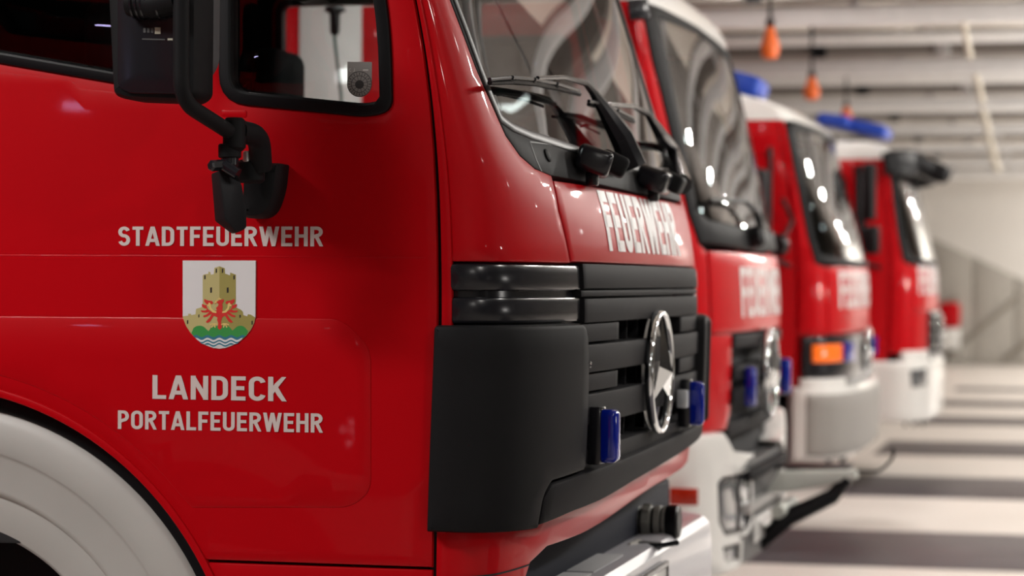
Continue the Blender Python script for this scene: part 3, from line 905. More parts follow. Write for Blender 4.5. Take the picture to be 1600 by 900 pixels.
# outline of the red corner: up the shut line, over the pillar, down along the screen surround, along the seam
TW = ws_out[0][0]
topz = 2.60
surr = [(TW - (z - ws_out[0][1]) * 0.12, z) for z in (topz, 2.4)] + ws_out
corner = [(0.004, 1.642), (0.004, topz)] + surr + [(seamc[2][0], seamc[2][1]), (seamc[1][0], seamc[1][1]), (seamc[0][0], 1.642)]
for nm, q in (('a', corner), ('b', F1.mirror(corner))):
    plate('corner_panel', F1, q, [], [RED, DARK], T1, h=0.002, depth=0.03, bev=0.006, grid=0.03, maxedge=0.03)
# raised edge of the corner beside the door gap
plate('pillar_strip', F1, [(0.006, 1.06), (0.006, 2.55), (0.030, 2.55), (0.030, 1.06)], [], RED, T1, h=0.007, depth=0.02, bev=0.005, grid=0.05, maxedge=0.03)
bm = bmesh.new()
rowa = [bm.verts.new(Vector((xshut(z) - 0.012, 0.012, z))) for z in [0.7 + 0.1 * i for i in range(20)]]
rowb = [bm.verts.new(Vector((xshut(z) + 0.012, 0.012, z))) for z in [0.7 + 0.1 * i for i in range(20)]]
for i in range(19): bm.faces.new((rowa[i], rowb[i], rowb[i + 1], rowa[i + 1]))
build('door_seal', bm, RUBBER, T1)
# front flap with the lettering
sx_ = seamc[0][0] + 0.004
flap = [(sx_, 1.645), (F1.L - sx_, 1.645)] + F1.mirror([(p[0] + 0.004, p[1]) for p in seamc[1:]]) + [(p[0] + 0.004, p[1]) for p in seamc[::-1][:-1]]
flapo = plate('front_flap', F1, flap, [], [RED, DARK], T1, h=0.004, depth=0.03, bev=0.006, grid=0.03, maxedge=0.03)
ta = FP([(958, 395)])[0]; tb = FP([(930, 297)])[0]
text('lettering', 'FEUERWEHR', F1, 0.5 * (ta[0] + tb[0]) - 0.03, F1.L - 0.5 * (ta[0] + tb[0]) + 0.03, ta[1] + 0.003, tb[1] - 0.002, REFLW, flapo, 0.0056, gap=0.13, weight=1.25)

# ---- windscreen, its rubber, the black cowl
gl = FP([(712, 0), (731, 50), (752, 108), (768, 150), (782, 183), (800, 196)])
gl = [(gl[0][0] - 0.12 * (z - gl[0][1]), z) for z in (2.56, 2.4)] + gl
gz = gl[-1][1] - 0.006
half = gl + [(gl[-1][0] + 0.10, gz - 0.004), (F1.L / 2, gz - 0.035)]
screen = half + F1.mirror(half[:-1])[::-1]
sc_ccw = screen if area2(screen) > 0 else screen[::-1]
rub_o = inset(sc_ccw, -0.016)
fr = plate('windscreen_rubber', F1, rub_o, [inset(sc_ccw, 0.006)], mat('grey_screen_rubber', (0.035, 0.035, 0.037), 0.4, bump=0.1, bscale=40), T1, h=0.004, depth=0.02, bev=0.005, grid=0.3, maxedge=0.03)
plate('windscreen', F1, sc_ccw, [], GLASSW, fr, h=-0.004, depth=0.005, bev=0.0005, grid=0.05, maxedge=0.04, back=False, ideal=True)
cow_low = [(p[0] + 0.004, p[1]) for p in ws_out[::-1]]
sur_in = [(p[0] + 0.004, p[1]) for p in surr]
halfc = sur_in + [(F1.L / 2, 1.838)]
cowl = halfc + F1.mirror(halfc[:-1])[::-1]
plate('cowl', F1, cowl, [inset(sc_ccw, -0.013)], BLACKP, T1, h=0.0, depth=0.03, bev=0.003, grid=0.05, maxedge=0.03)
# bolt cap and panel joint on the cowl
c0 = FP([(855, 243)])[0]
lathe('cap', [(-0.004, 0.016), (0.003, 0.016), (0.005, 0.012)], F1(*c0), F1.nrm(*c0), BLACKP, T1, 20)
bm = bmesh.new()
ribbon_mesh(bm, F1, FP([(828, 222), (838, 250), (846, 268)]), 0.003, 0.001, step=0.02)
ribbon_mesh(bm, F1, FP([(828, 222), (860, 226), (905, 236)]), 0.003, 0.001, step=0.02)
build('panel_joint', bm, RUBBER, T1, 0)

# ---- wipers and their motor housings
def on_front(px, py, h): 
    t, z = F1.inv(px, py, h)
    return F1(t, z, h)
def wiper(blade, arm, wid, knuckle, nm):
    w_ = tube('wiper_arm', [on_front(*p, 0.05) for p in arm], wid, BLACKG, T1, 8)
    tube('wiper_blade', [on_front(*p, 0.03) for p in blade], [0.006] + [0.009] * (len(blade) - 2) + [0.006], RUBBER, w_, 8)
    bm = bmesh.new()
    for i in range(1, len(blade) - 1):
        a = on_front(*blade[i], 0.032); b = on_front(blade[i][0], blade[i][1] - 5, 0.05)
        add_tube(bm, [a, b], 0.005, 8)
    add_tube(bm, [on_front(p[0], p[1] - 5, 0.048) for p in blade], 0.0045, 8)
    build('wiper_frame', bm, BLACKG, w_)
wiper([(765, 129), (800, 126), (835, 129), (870, 136), (905, 147)], [(840, 122), (880, 121), (915, 130), (925, 142), (944, 170), (970, 212), (992, 262)], [0.005, 0.006, 0.008, 0.010, 0.020, 0.032, 0.034], None, 'a')
wiper([(920, 163), (945, 168), (965, 177), (990, 190)], [(950, 163), (990, 166), (1012, 178), (1030, 206), (1048, 238), (1064, 288)], [0.005, 0.007, 0.010, 0.018, 0.030, 0.032], None, 'b')
for a, b, c in (((893, 234), (975, 262), 0), ((992, 262), (1066, 292), 1)):
    p = on_front((a[0] + b[0]) / 2 - 6, (a[1] + b[1]) / 2 + 4, 0.035)
    hsg = box('wiper_housing', p, (0.085, 0.15, 0.062), BLACKG, T1, Matrix.Rotation(R(12 if c == 0 else 3), 3, 'Z') @ Matrix.Rotation(R(18), 3, 'Y'), 0.014, 3)
    box('housing_cover', p + Vector((0.03, 0.09, -0.002)), (0.07, 0.10, 0.05), BLACKP, hsg, Matrix.Rotation(R(12 if c == 0 else 3), 3, 'Z') @ Matrix.Rotation(R(25), 3, 'Y'), 0.012, 3)
    box('housing_foot', p + Vector((0.0, -0.02, -0.04)), (0.03, 0.022, 0.04), BLACKG, hsg, None, 0.005)

# ---- black bands under the flap
def zst(z): return z
def band(name, t0, t1, za, zb, m, h, depth=0.03, r=0.0, bev=0.004, par=None):
    q = [(t0, za), (t1, za), (t1, zb), (t0, zb)]
    if r: q = rpoly(q, r)
    return plate(name, F1, q, [], m, par or T1, h=h, depth=depth, bev=bev, grid=0.05, maxedge=0.03)
tS = FP([(903, 430)])[0][0]; tl = 0.018
for flip in (0, 1):
    f = (lambda a, b: (a, b)) if not flip else (lambda a, b: (F1.L - b, F1.L - a))
    a, b = f(tl, tS); band('corner_band', a, b, 1.580, 1.638, BLACKG, 0.006, bev=0.008)
    band('corner_band', a, b, 1.509, 1.566, BLACKG, 0.004, bev=0.008)
    band('corner_filler', a, b, 1.50, 1.64, BLACKG, -0.010)
LL = F1.L
grb = T1
band('grille_bar', tS + 0.006, LL - tS - 0.006, 1.584, 1.641, GRILLE, 0.012, bev=0.003)
band('grille_bar', tS - 0.012, LL - tS + 0.012, 1.566, 1.580, GRILLE, 0.010, bev=0.002)
band('grille_bar', tS + 0.008, LL - tS - 0.008, 1.506, 1.561, GRILLE, 0.012, bev=0.003)
band('grille_backing', tS - 0.06, LL - tS + 0.06, 1.10, 1.64, mat('radiator_black', (0.004, 0.004, 0.004), 0.8), -0.07, depth=0.02)
tg = tS + 0.01
rows = [(1.390, 1.455), (1.268, 1.340), (1.140, 1.213)]
for za, zb in rows:
    band('grille_slat', tS - 0.05, LL - tS + 0.05, za, zb, GRILLE, 0.014, depth=0.05, bev=0.004)
tb_ = FP([(966, 520)])[0][0]
for za, zb in ((1.460, 1.503), (1.345, 1.386)):
    band('slat_block', tS - 0.05, tb_ - 0.02, za, zb, GRILLE, 0.006, depth=0.05, bev=0.003)
    band('slat_block', LL - tb_ + 0.02, LL - tS + 0.05, za, zb, GRILLE, 0.006, depth=0.05, bev=0.003)
band('slat_block', tS - 0.05, tS + 0.03, 1.217, 1.264, GRILLE, 0.006, depth=0.05)
band('slat_block', LL - tS - 0.03, LL - tS + 0.05, 1.217, 1.264, GRILLE, 0.006, depth=0.05)
for k in range(6):
    t = tb_ + 0.06 + k * (LL - 2 * tb_ - 0.12) / 5
    for za, zb in ((1.455, 1.506), (1.340, 1.39), (1.213, 1.268)):
        band('grille_rib', t - 0.004, t + 0.004, za, zb, GRILLE, -0.02, depth=0.04, bev=0.001)

# ---- corner deflector (headlamp cover) and the lip under the grille
dr = FP([(905, 512), (917, 556), (921, 650), (921, 745)])
tR = F1.inv(921, 650, 0.036)[0]
tQ = F1.inv(846, 795, 0.036)[0]
defl = rpoly([(-0.010, 1.065), (tQ, 1.062), (tQ + 0.012, 1.135), (tQ + 0.045, 1.162), (tR, 1.172), (tR, 1.40), (tR - 0.02, 1.506), (-0.004, 1.506)], [0.004, 0.003, 0.02, 0.01, 0.004, 0.05, 0.045, 0.012], 8)
plate('corner_deflector', F1, defl, [], BLACKP, T1, h=0.036, depth=0.05, bev=0.012, grid=0.04, maxedge=0.02)
# the far one is an open bezel standing off the corner
dfar = [(a_, max(b_, 1.16 + 0.02 * min(1, abs(a_ - LL)))) for a_, b_ in F1.mirror(rpoly([(-0.010, 1.065), (tR, 1.065), (tR, 1.506), (-0.004, 1.506)], [0.004, 0.01, 0.055, 0.012], 8))]
dfar = F1.mirror(rpoly([(-0.010, 1.165), (tR, 1.170), (tR, 1.50), (-0.004, 1.506)], [0.004, 0.02, 0.055, 0.012], 8))
dc = dfar if area2(dfar) > 0 else dfar[::-1]
plate('corner_deflector', F1, dc, [], BLACKP, T1, h=0.036, depth=0.05, bev=0.012, grid=0.04, maxedge=0.02)
OLIVE = mat('olive_grey_liner', (0.11, 0.105, 0.085), 0.55, vary=0.15, vscale=8)
fo_ = rpoly([(-1.42, 1.165), (-1.150, 1.165), (-1.142, 1.50), (-1.42, 1.515)], [0.01, 0.02, 0.035, 0.01], 6)
fl_ = plate('open_flap', lambda u, v, h=0.0: Vector((u, 2.42 - h, v)), fo_, [], BLACKP, T1, h=0.012, depth=0.03, bev=0.005, grid=0.3)
plate('flap_liner', lambda u, v, h=0.0: Vector((u, 2.42 - h, v)), inset(fo_, 0.012), [], OLIVE, fl_, h=0.016, depth=0.006, bev=0.002, grid=0.3)
def lipz(t): 
    k = max(0, min(1, (t - 0.35) / 0.3)); k = k * k * (3 - 2 * k)
    return k
def hump(t, a, b):
    u = min(t, LL - t)
    k = max(0.0, min(1.0, (u - 0.30) / 0.75)); k = k * k * (3 - 2 * k)
    return a + (b - a) * k
tt = [LL * i / 40 for i in range(41)]
lipp = sorted(F1.inv(a_, b_, 0.034) for a_, b_ in ((840, 823), (893, 801), (943, 781), (993, 751), (1033, 728)))
lipb = lambda t: lerp_table([(0.2, lipp[0][1])] + [q_ for q_ in lipp if q_[0] > 0.21] + [(2.2, 1.14), (2.9, 1.15)], t)
lp = [(t, lipb(t)) for t in [tQ + 0.004] + [q_ for q_ in tt if tQ + 0.02 < q_ < LL - tQ - 0.02] + [LL - tQ - 0.004]] + [(LL - tQ - 0.01, 1.185), (LL - tR - 0.01, 1.188), (tR + 0.01, 1.167), (tQ + 0.05, 1.157), (tQ + 0.015, 1.13)]
plate('lower_lip', F1, lp, [], GRILLE, T1, h=0.034, depth=0.06, bev=0.008, grid=0.04, maxedge=0.03)
bm = bmesh.new()
for (a, b) in (((955, 741), (986, 727)), ((991, 724), (1012, 715))):
    ribbon_mesh(bm, F1, [F1.inv(*a, 0.031), F1.inv(*b, 0.031)], 0.012, 0.0318, step=0.02)
build('lip_slot', bm, RUBBER, T1, 0)
# ---- red apron below, dark recess, bumper
app = sorted(F1.inv(a_, b_, 0.0) for a_, b_ in ((847, 857), (913, 833), (947, 813), (993, 780), (1022, 760)))
apb = lambda t: lerp_table([q_ for q_ in app] + [(2.2, app[-1][1] + 0.01), (2.9, app[-1][1] + 0.01)], t)
ap = [(0.004, 0.72), (0.28, 0.72), (0.28, 0.93), (0.31, 0.978)] + [(t, apb(t)) for t in tt if 0.36 < t < LL - 0.1] + [(LL - 0.004, 1.08)] + [(LL - 0.004, 1.16), (LL * 0.5, 1.13), (0.35, 1.08), (0.004, 1.08)]
plate('apron', F1, ap, [], [RED, DARK], T1, h=0.0, depth=0.03, bev=0.006, grid=0.04, maxedge=0.03)
bm = bmesh.new()
ribbon_mesh(bm, F1, [(0.02, 0.965), (0.16, 0.968), (0.30, 0.975)], 0.004, 0.001)
build('apron_joint', bm, DARK, T1, 0)
box2('recess_panel', (-1.42, 0.18, 0.62), (-1.27, 2.30, 1.03), mat('blue_black_panel', (0.010, 0.012, 0.020), 0.7, spec=0.15), T1, 0.02)
box2('recess_plate', (-1.27, 0.34, 0.80), (-1.245, 2.28, 1.0), mat('blue_black_panel', (0.010, 0.012, 0.020), 0.7, spec=0.15), T1, 0.02)

# silver bumper: section swept across the width with rounded ends
bm = bmesh.new()
sec = [(-1.27, 0.878), (-1.17, 0.886), (-1.148, 0.880), (-1.130, 0.860), (-1.122, 0.80), (-1.122, 0.56), (-1.16, 0.53), (-1.27, 0.53)]
N = 24
rows = []
for i in range(N + 1):
    u = i / N
    y = 0.02 + 2.42 * u
    e = abs(2 * u - 1)
    dx = -0.10 * max(0, (e - 0.90) / 0.10) ** 2.4
    rows.append([bm.verts.new(Vector((x + (dx if x > -1.25 else 0), y, z))) for x, z in sec])
for A, B in zip(rows[:-1], rows[1:]):
    for i in range(len(sec)):
        j = (i + 1) % len(sec)
        bm.faces.new((A[i], A[j], B[j], B[i]))
bm.faces.new(rows[0]); bm.faces.new(rows[-1])
bump = build('bumper', bm, SILVER, T1, 30)
box2('step_plate', (-1.262, 0.80, 0.878), (-1.175, 1.18, 0.889), mat('tread_grit', (0.30, 0.30, 0.31), 0.8, bump=0.5, bscale=300), bump, 0.003)
box2('step_plate', (-1.262, 0.30, 0.878), (-1.175, 0.77, 0.889), mat('tread_grit', (0.30, 0.30, 0.31), 0.8), bump, 0.003)
np_ = box2('number_plate', (-1.123, 0.93, 0.70), (-1.114, 1.49, 0.83), WHITE, bump, 0.003)
plt = lambda u, v, h=0: Vector((-1.114 + h, u, v))
plate('plate_frame', plt, rpoly([(0.92, 0.69), (1.50, 0.69), (1.50, 0.84), (0.92, 0.84)], 0.01), [rpoly([(0.937, 0.705), (1.483, 0.705), (1.483, 0.825), (0.937, 0.825)], 0.008)], BLACKG, np_, h=0.004, depth=0.012, bev=0.002, grid=0.3)
text('lettering', 'LA', plt, 1.30, 1.44, 0.728, 0.80, RUBBER, np_, 0.001)
# threaded hose coupling on the bumper, with its black cap
cp = on_y(1026, 815, 1.78)
c_ = Vector((-1.278, cp.y, cp.z))
ax = (1, 0, 0.0)
GC = mat('weathered_coupling', (0.17, 0.165, 0.15), 0.5, metal=0.3, vary=0.3, vscale=40)
cpl = lathe('coupling', [(0.79 * a_, b_ * 0.92) for a_, b_ in [(0, 0.040), (0.004, 0.048), (0.040, 0.048), (0.044, 0.043), (0.052, 0.043), (0.056, 0.051), (0.084, 0.051), (0.088, 0.044), (0.096, 0.044), (0.100, 0.051), (0.120, 0.051), (0.123, 0.046), (0.127, 0.046), (0.130, 0.050), (0.142, 0.050)]], c_, ax, [GC, RUBBER], T1, 40, [0, 0, 0, 1, 1, 0, 0, 1, 1, 0, 0, 1, 1, 0])
lathe('coupling_cap', [(0.110, 0.045), (0.115, 0.048), (0.143, 0.048), (0.149, 0.042)], c_, ax, RUBBER, cpl, 40)
for k in range(8):
    a = 2 * math.pi * k / 8
    box('coupling_lug', c_ + Vector((0.055, 0.047 * math.cos(a), 0.047 * math.sin(a))), (0.024, 0.012, 0.008), GC, cpl, Matrix.Rotation(-a + math.pi / 2, 3, 'X'), 0.002)
lathe('coupling_flange', [(-0.03, 0.062), (0.0, 0.062), (0.003, 0.05)], c_, ax, RUBBER, cpl, 32)
# clamp bracket with its handle in front of the coupling
bk = box('bracket', on_y(1001, 868, 1.45) + Vector((0, 0, 0)), (0.075, 0.06, 0.030), mat('bracket_grey', (0.07, 0.07, 0.07), 0.5), bump, Matrix.Rotation(R(-4), 3, 'Y'), 0.004)
box('bracket_arm', on_y(1012, 851, 1.5), (0.08, 0.03, 0.018), mat('bracket_grey', (0.07, 0.07, 0.07), 0.5), bk, Matrix.Rotation(R(4), 3, 'Y'), 0.003)
tube('bracket_lever', [on_y(1008, 855, 1.48), on_y(1036, 852, 1.46), on_y(1058, 848, 1.42)], 0.0075, BLACKG, bk, 10)
tube('bracket_wire', [on_y(975, 870, 1.46), on_y(985, 852, 1.47), on_y(1000, 847, 1.5)], 0.009, mat('pale_hose', (0.4, 0.38, 0.35), 0.5), bk, 8)

# ---- star in the grille
def star(front, tc, zc, r, parent, h=0.035, n=48):
    mp = lambda a, b, hh=0.0: front(tc + a, zc + b, 0) * 0 + (front(tc, zc, 0) + (front(tc + 0.2, zc, 0) - front(tc - 0.2, zc, 0)).normalized() * a + Vector((0, 0, 1)) * b + front.nrm(tc, zc) * (h + hh))
    bm = bmesh.new()
    pts = [mp(r * math.cos(2 * math.pi * i / n), r * math.sin(2 * math.pi * i / n)) for i in range(n)]
    m_ = 10
    rg = []
    nrm = front.nrm(tc, zc)
    c = mp(0, 0)
    for p in pts:
        d = (p - c).normalized()
        rg.append([bm.verts.new(p + d * 0.0085 * r / 0.16 * math.cos(2 * math.pi * k / m_) + nrm * 0.013 * r / 0.16 * math.sin(2 * math.pi * k / m_)) for k in range(m_)])
    for i in range(n):
        for k in range(m_):
            bm.faces.new((rg[i][k], rg[(i + 1) % n][k], rg[(i + 1) % n][(k + 1) % m_], rg[i][(k + 1) % m_]))
    ring = build('star_ring', bm, CHROME, parent, 60)
    bm = bmesh.new()
    cen = bm.verts.new(mp(0, 0, 0.035 * r / 0.16))
    tips = [bm.verts.new(mp(r * 0.97 * math.cos(R(90 + 120 * k)), r * 0.97 * math.sin(R(90 + 120 * k)), 0.004)) for k in range(3)]
    inn = [bm.verts.new(mp(r * 0.20 * math.cos(R(150 + 120 * k)), r * 0.20 * math.sin(R(150 + 120 * k)), 0.004)) for k in range(3)]
    for k in range(3):
        bm.faces.new((cen, tips[k], inn[k])); bm.faces.new((cen, inn[k - 1], tips[k]))
    build('star', bm, CHROME, ring, 0)
    bm = bmesh.new()
    bm.faces.new([bm.verts.new(mp(r * 0.98 * math.cos(2 * math.pi * i / n), r * 0.98 * math.sin(2 * math.pi * i / n), -0.02)) for i in range(n)])
    build('star_backing', bm, BLACKG, ring, 0)
    return ring
ts_, zs_ = F1.inv(1034, 580, 0.035)
ts_ = LL / 2 + 0.01
star(F1, ts_, 1.365, 0.155, T1, h=0.026)
# ---- blue strobe lamps in the grille
for (px, py, side) in ((948, 681, 0), (1085, 628, 1)):
    t, z = F1.inv(px, py, 0.05) if side == 0 else (LL - F1.inv(948, 681, 0.05)[0] - 0.27, 1.262)
    p = F1(t, z, 0.055); nr = F1.nrm(t, z); nr.z = 0; nr.normalize()
    ang = math.atan2(nr.y, nr.x)
    rot = Matrix.Rotation(ang, 3, 'Z')
    lm = box('strobe_lamp', p, (0.05, 0.030 if side else 0.046, 0.125), BLUE, T1, rot, 0.015, 4)
    box('lamp_base', F1(t, z, 0.025), (0.035, 0.055, 0.135), BLACKG, lm, rot, 0.006)
    s_ = 1 if side == 0 else -1
    box('clear_lamp', F1(t + s_ * 0.075, z + 0.015, 0.03), (0.03, 0.045, 0.05), CLEAR, lm, rot, 0.004)
# small chrome latch on the deflector edge
lt = (tR - 0.004, F1.inv(917, 568, 0.036)[1])
bm = bmesh.new(); bmesh.ops.create_uvsphere(bm, u_segments=10, v_segments=6, radius=0.004, matrix=Matrix.Translation(F1(*lt, 0.035)))
bmesh.ops.create_uvsphere(bm, u_segments=10, v_segments=6, radius=0.003, matrix=Matrix.Translation(F1(lt[0], lt[1] - 0.009, 0.035)))
build('latch', bm, CHROME, T1)

# ---- wing mirror with its arm, and the small kerb mirror
YM = -0.34
MR = thing('wing_mirror', 'unused', 'mirror')  # replaced below
bpy.data.objects.remove(MR)
def Pm(px, py, y=YM): return on_y(px, py, y)
VM = lambda y: (lambda u, v, h=0.0: Vector((u, y - h, v)))
hs_ = [(q.x, q.z) for q in (Pm(172, -90), Pm(184, 150), Pm(205, 157), Pm(300, 161), Pm(316, 150), Pm(318, -90))]
mh = plate('mirror_housing', VM(YM), rpoly(hs_, [0.03, 0.02, 0.01, 0.015, 0.02, 0.03]), [], BLACKP, T1, h=0.04, depth=0.10, bev=0.022, grid=0.05, maxedge=0.02)
hs2 = [(q.x, q.z) for q in (Pm(196, -80), Pm(196, 138), Pm(212, 148), Pm(298, 150), Pm(303, 140), Pm(303, -80))]
plate('mirror_back', VM(YM - 0.04), rpoly(hs2, 0.015), [], BLACKG, mh, h=0.004, depth=0.01, bev=0.004, grid=0.1, maxedge=0.03)
hs3 = [(q.x, q.z) for q in (Pm(296, -90, -0.24), Pm(296, 134, -0.24), Pm(316, 124, -0.24), Pm(332, 100, -0.24), Pm(334, -90, -0.24))]
g3 = plate('mirror_rim', VM(-0.24), rpoly(hs3, [0.01, 0.01, 0.03, 0.03, 0.02]), [], mat('mirror_grey_edge', (0.10, 0.10, 0.105), 0.25), mh, h=0.01, depth=0.05, bev=0.008, grid=0.1, maxedge=0.03)
# fluted knob at the top of the mirror back
tube('mirror_clamp', [Pm(204, 3, YM - 0.06), Pm(240, 6, YM - 0.065), Pm(275, -2, YM - 0.065)], 0.030, BLACKP, mh, 20)
bm = bmesh.new()
for k in range(6):
    c = Pm(212 + 8 * k, 4, YM - 0.06)
    bmesh.ops.create_cone(bm, cap_ends=True, segments=20, radius1=0.034, radius2=0.034, depth=0.004, matrix=Matrix.Translation(c) @ Matrix.Rotation(R(90), 4, 'Y'))
build('clamp_flutes', bm, BLACKG, mh)
# data plate print on the mirror back
bm = bmesh.new()
mb = VM(YM - 0.0445)
def mpx(px, py): 
    q = Pm(px, py, YM - 0.0445); return (q.x, q.z)
flat(bm, mb, [mpx(242, 43), mpx(251, 43), mpx(251, 53), mpx(242, 53)], 0.0006, 0)
flat(bm, mb, [mpx(262, 60), mpx(270, 60), mpx(270, 63), mpx(262, 63)], 0.0006, 0)
for x in (224, 230, 236): flat(bm, mb, [mpx(x, 44), mpx(x + 4, 44), mpx(x + 4, 51), mpx(x, 51)], 0.0006, 1)
flat(bm, mb, [mpx(222, 60), mpx(258, 61), mpx(258, 63), mpx(222, 62)], 0.0006, 1)
build('mirror_print', bm, [mat('print_pale', (0.4, 0.38, 0.3), 0.5), mat('print_grey', (0.05, 0.05, 0.05), 0.5)], mh, 0)
arm_pts = bend([Pm(283, -90, -0.42), Pm(283, 158, -0.42), Pm(357, 205, -0.26)], 0.05, 8)
arm = tube('mirror_arm', arm_pts, 0.0165, BLACKP, T1, 20)
jt = on_y(364, 216, -0.23)
def vcyl(name, px, y0, y1, r_px, yy, m, par, taper=1.0, n=28, bevel=0.15):
    a = on_y(px, y1, yy); b = on_y(px, y0, yy); Y_ = yy + 4.9
    r = r_px * Y_ / FPX * 1.0; L = b.z - a.z
    bv = min(r * bevel * 2, L * 0.3)
    return lathe(name, [(0, r * taper - bv), (bv, r * taper), (L - bv, r), (L, r - bv)], Vector((a.x, yy, a.z)), (0, 0, 1), m, par, n)
jn = vcyl('mirror_joint', 366, 184, 236, 19, -0.24, BLACKP, T1)
vcyl('joint_sleeve', 359, 225, 247, 19, -0.24, BLACKP, jn, bevel=0.05)
vcyl('joint_neck', 359, 236, 262, 15, -0.24, BLACKG, jn)
vcyl('joint_pin', 386, 236, 262, 7, -0.14, STEEL, jn)
tube('joint_arm', bend([on_y(372, 205, -0.23), on_y(405, 212, -0.16), on_y(408, 262, -0.12)], 0.05, 6), [0.024] * 9, BLACKP, jn, 18)
vcyl('bracket_socket', 392, 250, 286, 23, -0.12, BLACKP, jn, bevel=0.1)
bks = [(q.x, q.z) for q in (on_y(388, 255, -0.03), on_y(445, 256, -0.03), on_y(441, 300, -0.03), on_y(425, 341, -0.03), on_y(385, 342, -0.03))]
plate('mirror_bracket', VM(-0.03), rpoly(bks, [0.01, 0.006, 0.04, 0.03, 0.02]), [], BLACKP, jn, h=0.045, depth=0.075, bev=0.02, grid=0.03, maxedge=0.015)
bolt = lathe('clamp_bolt', [(0, 0.012), (0.03, 0.012), (0.034, 0.008)], on_y(347, 258, -0.27), (-0.5, -1, -0.1), BLACKG, jn, 6)
tube('clamp_bolt', [on_y(350, 258, -0.27), on_y(372, 272, -0.27)], 0.0125, BLACKG, jn, 12)
# kerb mirror: wedge-shaped case seen from its edge
km = bmesh.new()
yk = -0.27
fa = [on_y(a, b, yk) for a, b in ((341, 264), (352, 345), (377, 366), (387, 358), (383, 268), (362, 260))]
fb = [on_y(a, b, yk + 0.0) + Vector((0, 0, 0)) for a, b in ((328, 270), (334, 346), (362, 364), (372, 362), (352, 300), (340, 264))]
A = [km.verts.new(p + Vector((0.0, -0.03, 0))) for p in (on_y(341, 266, yk), on_y(349, 343, yk), on_y(372, 360, yk), on_y(370, 268, yk))]
quad1 = [(329, 272), (334, 345), (352, 341), (342, 266)]
def kp(px, py, y): return on_y(px, py, y)
km.free()
km = bmesh.new()
outer = [(342, 266), (352, 343), (371, 364), (386, 356), (386, 330), (379, 290), (368, 264)]
near = [km.verts.new(kp(a, b, yk)) for a, b in outer]
sh = [(329, 271), (335, 346), (362, 366), (374, 362), (374, 332), (366, 294), (354, 266)]
far = [km.verts.new(kp(a, b, yk + 0.035) + Vector((-0.0, 0.0, 0))) for a, b in sh]
n_ = len(outer)
km.faces.new(near); km.faces.new(far[::-1])
for i in range(n_): km.faces.new((near[i], near[(i + 1) % n_], far[(i + 1) % n_], far[i]))
bmesh.ops.recalc_face_normals(km, faces=km.faces)
bmesh.ops.bevel(km, geom=list(km.edges), offset=0.004, segments=2, affect='EDGES', profile=0.5)
build('kerb_mirror', km, BLACKP, jn, 35)
# door shut-line hinge pad under the mirror
plate('mirror_pad', SIDE, rpoly(sp([(346, 172), (386, 172), (386, 184), (346, 182)]), 0.005), [], RED, T1, h=0.0015, depth=0.01, bev=0.002, grid=0.1)

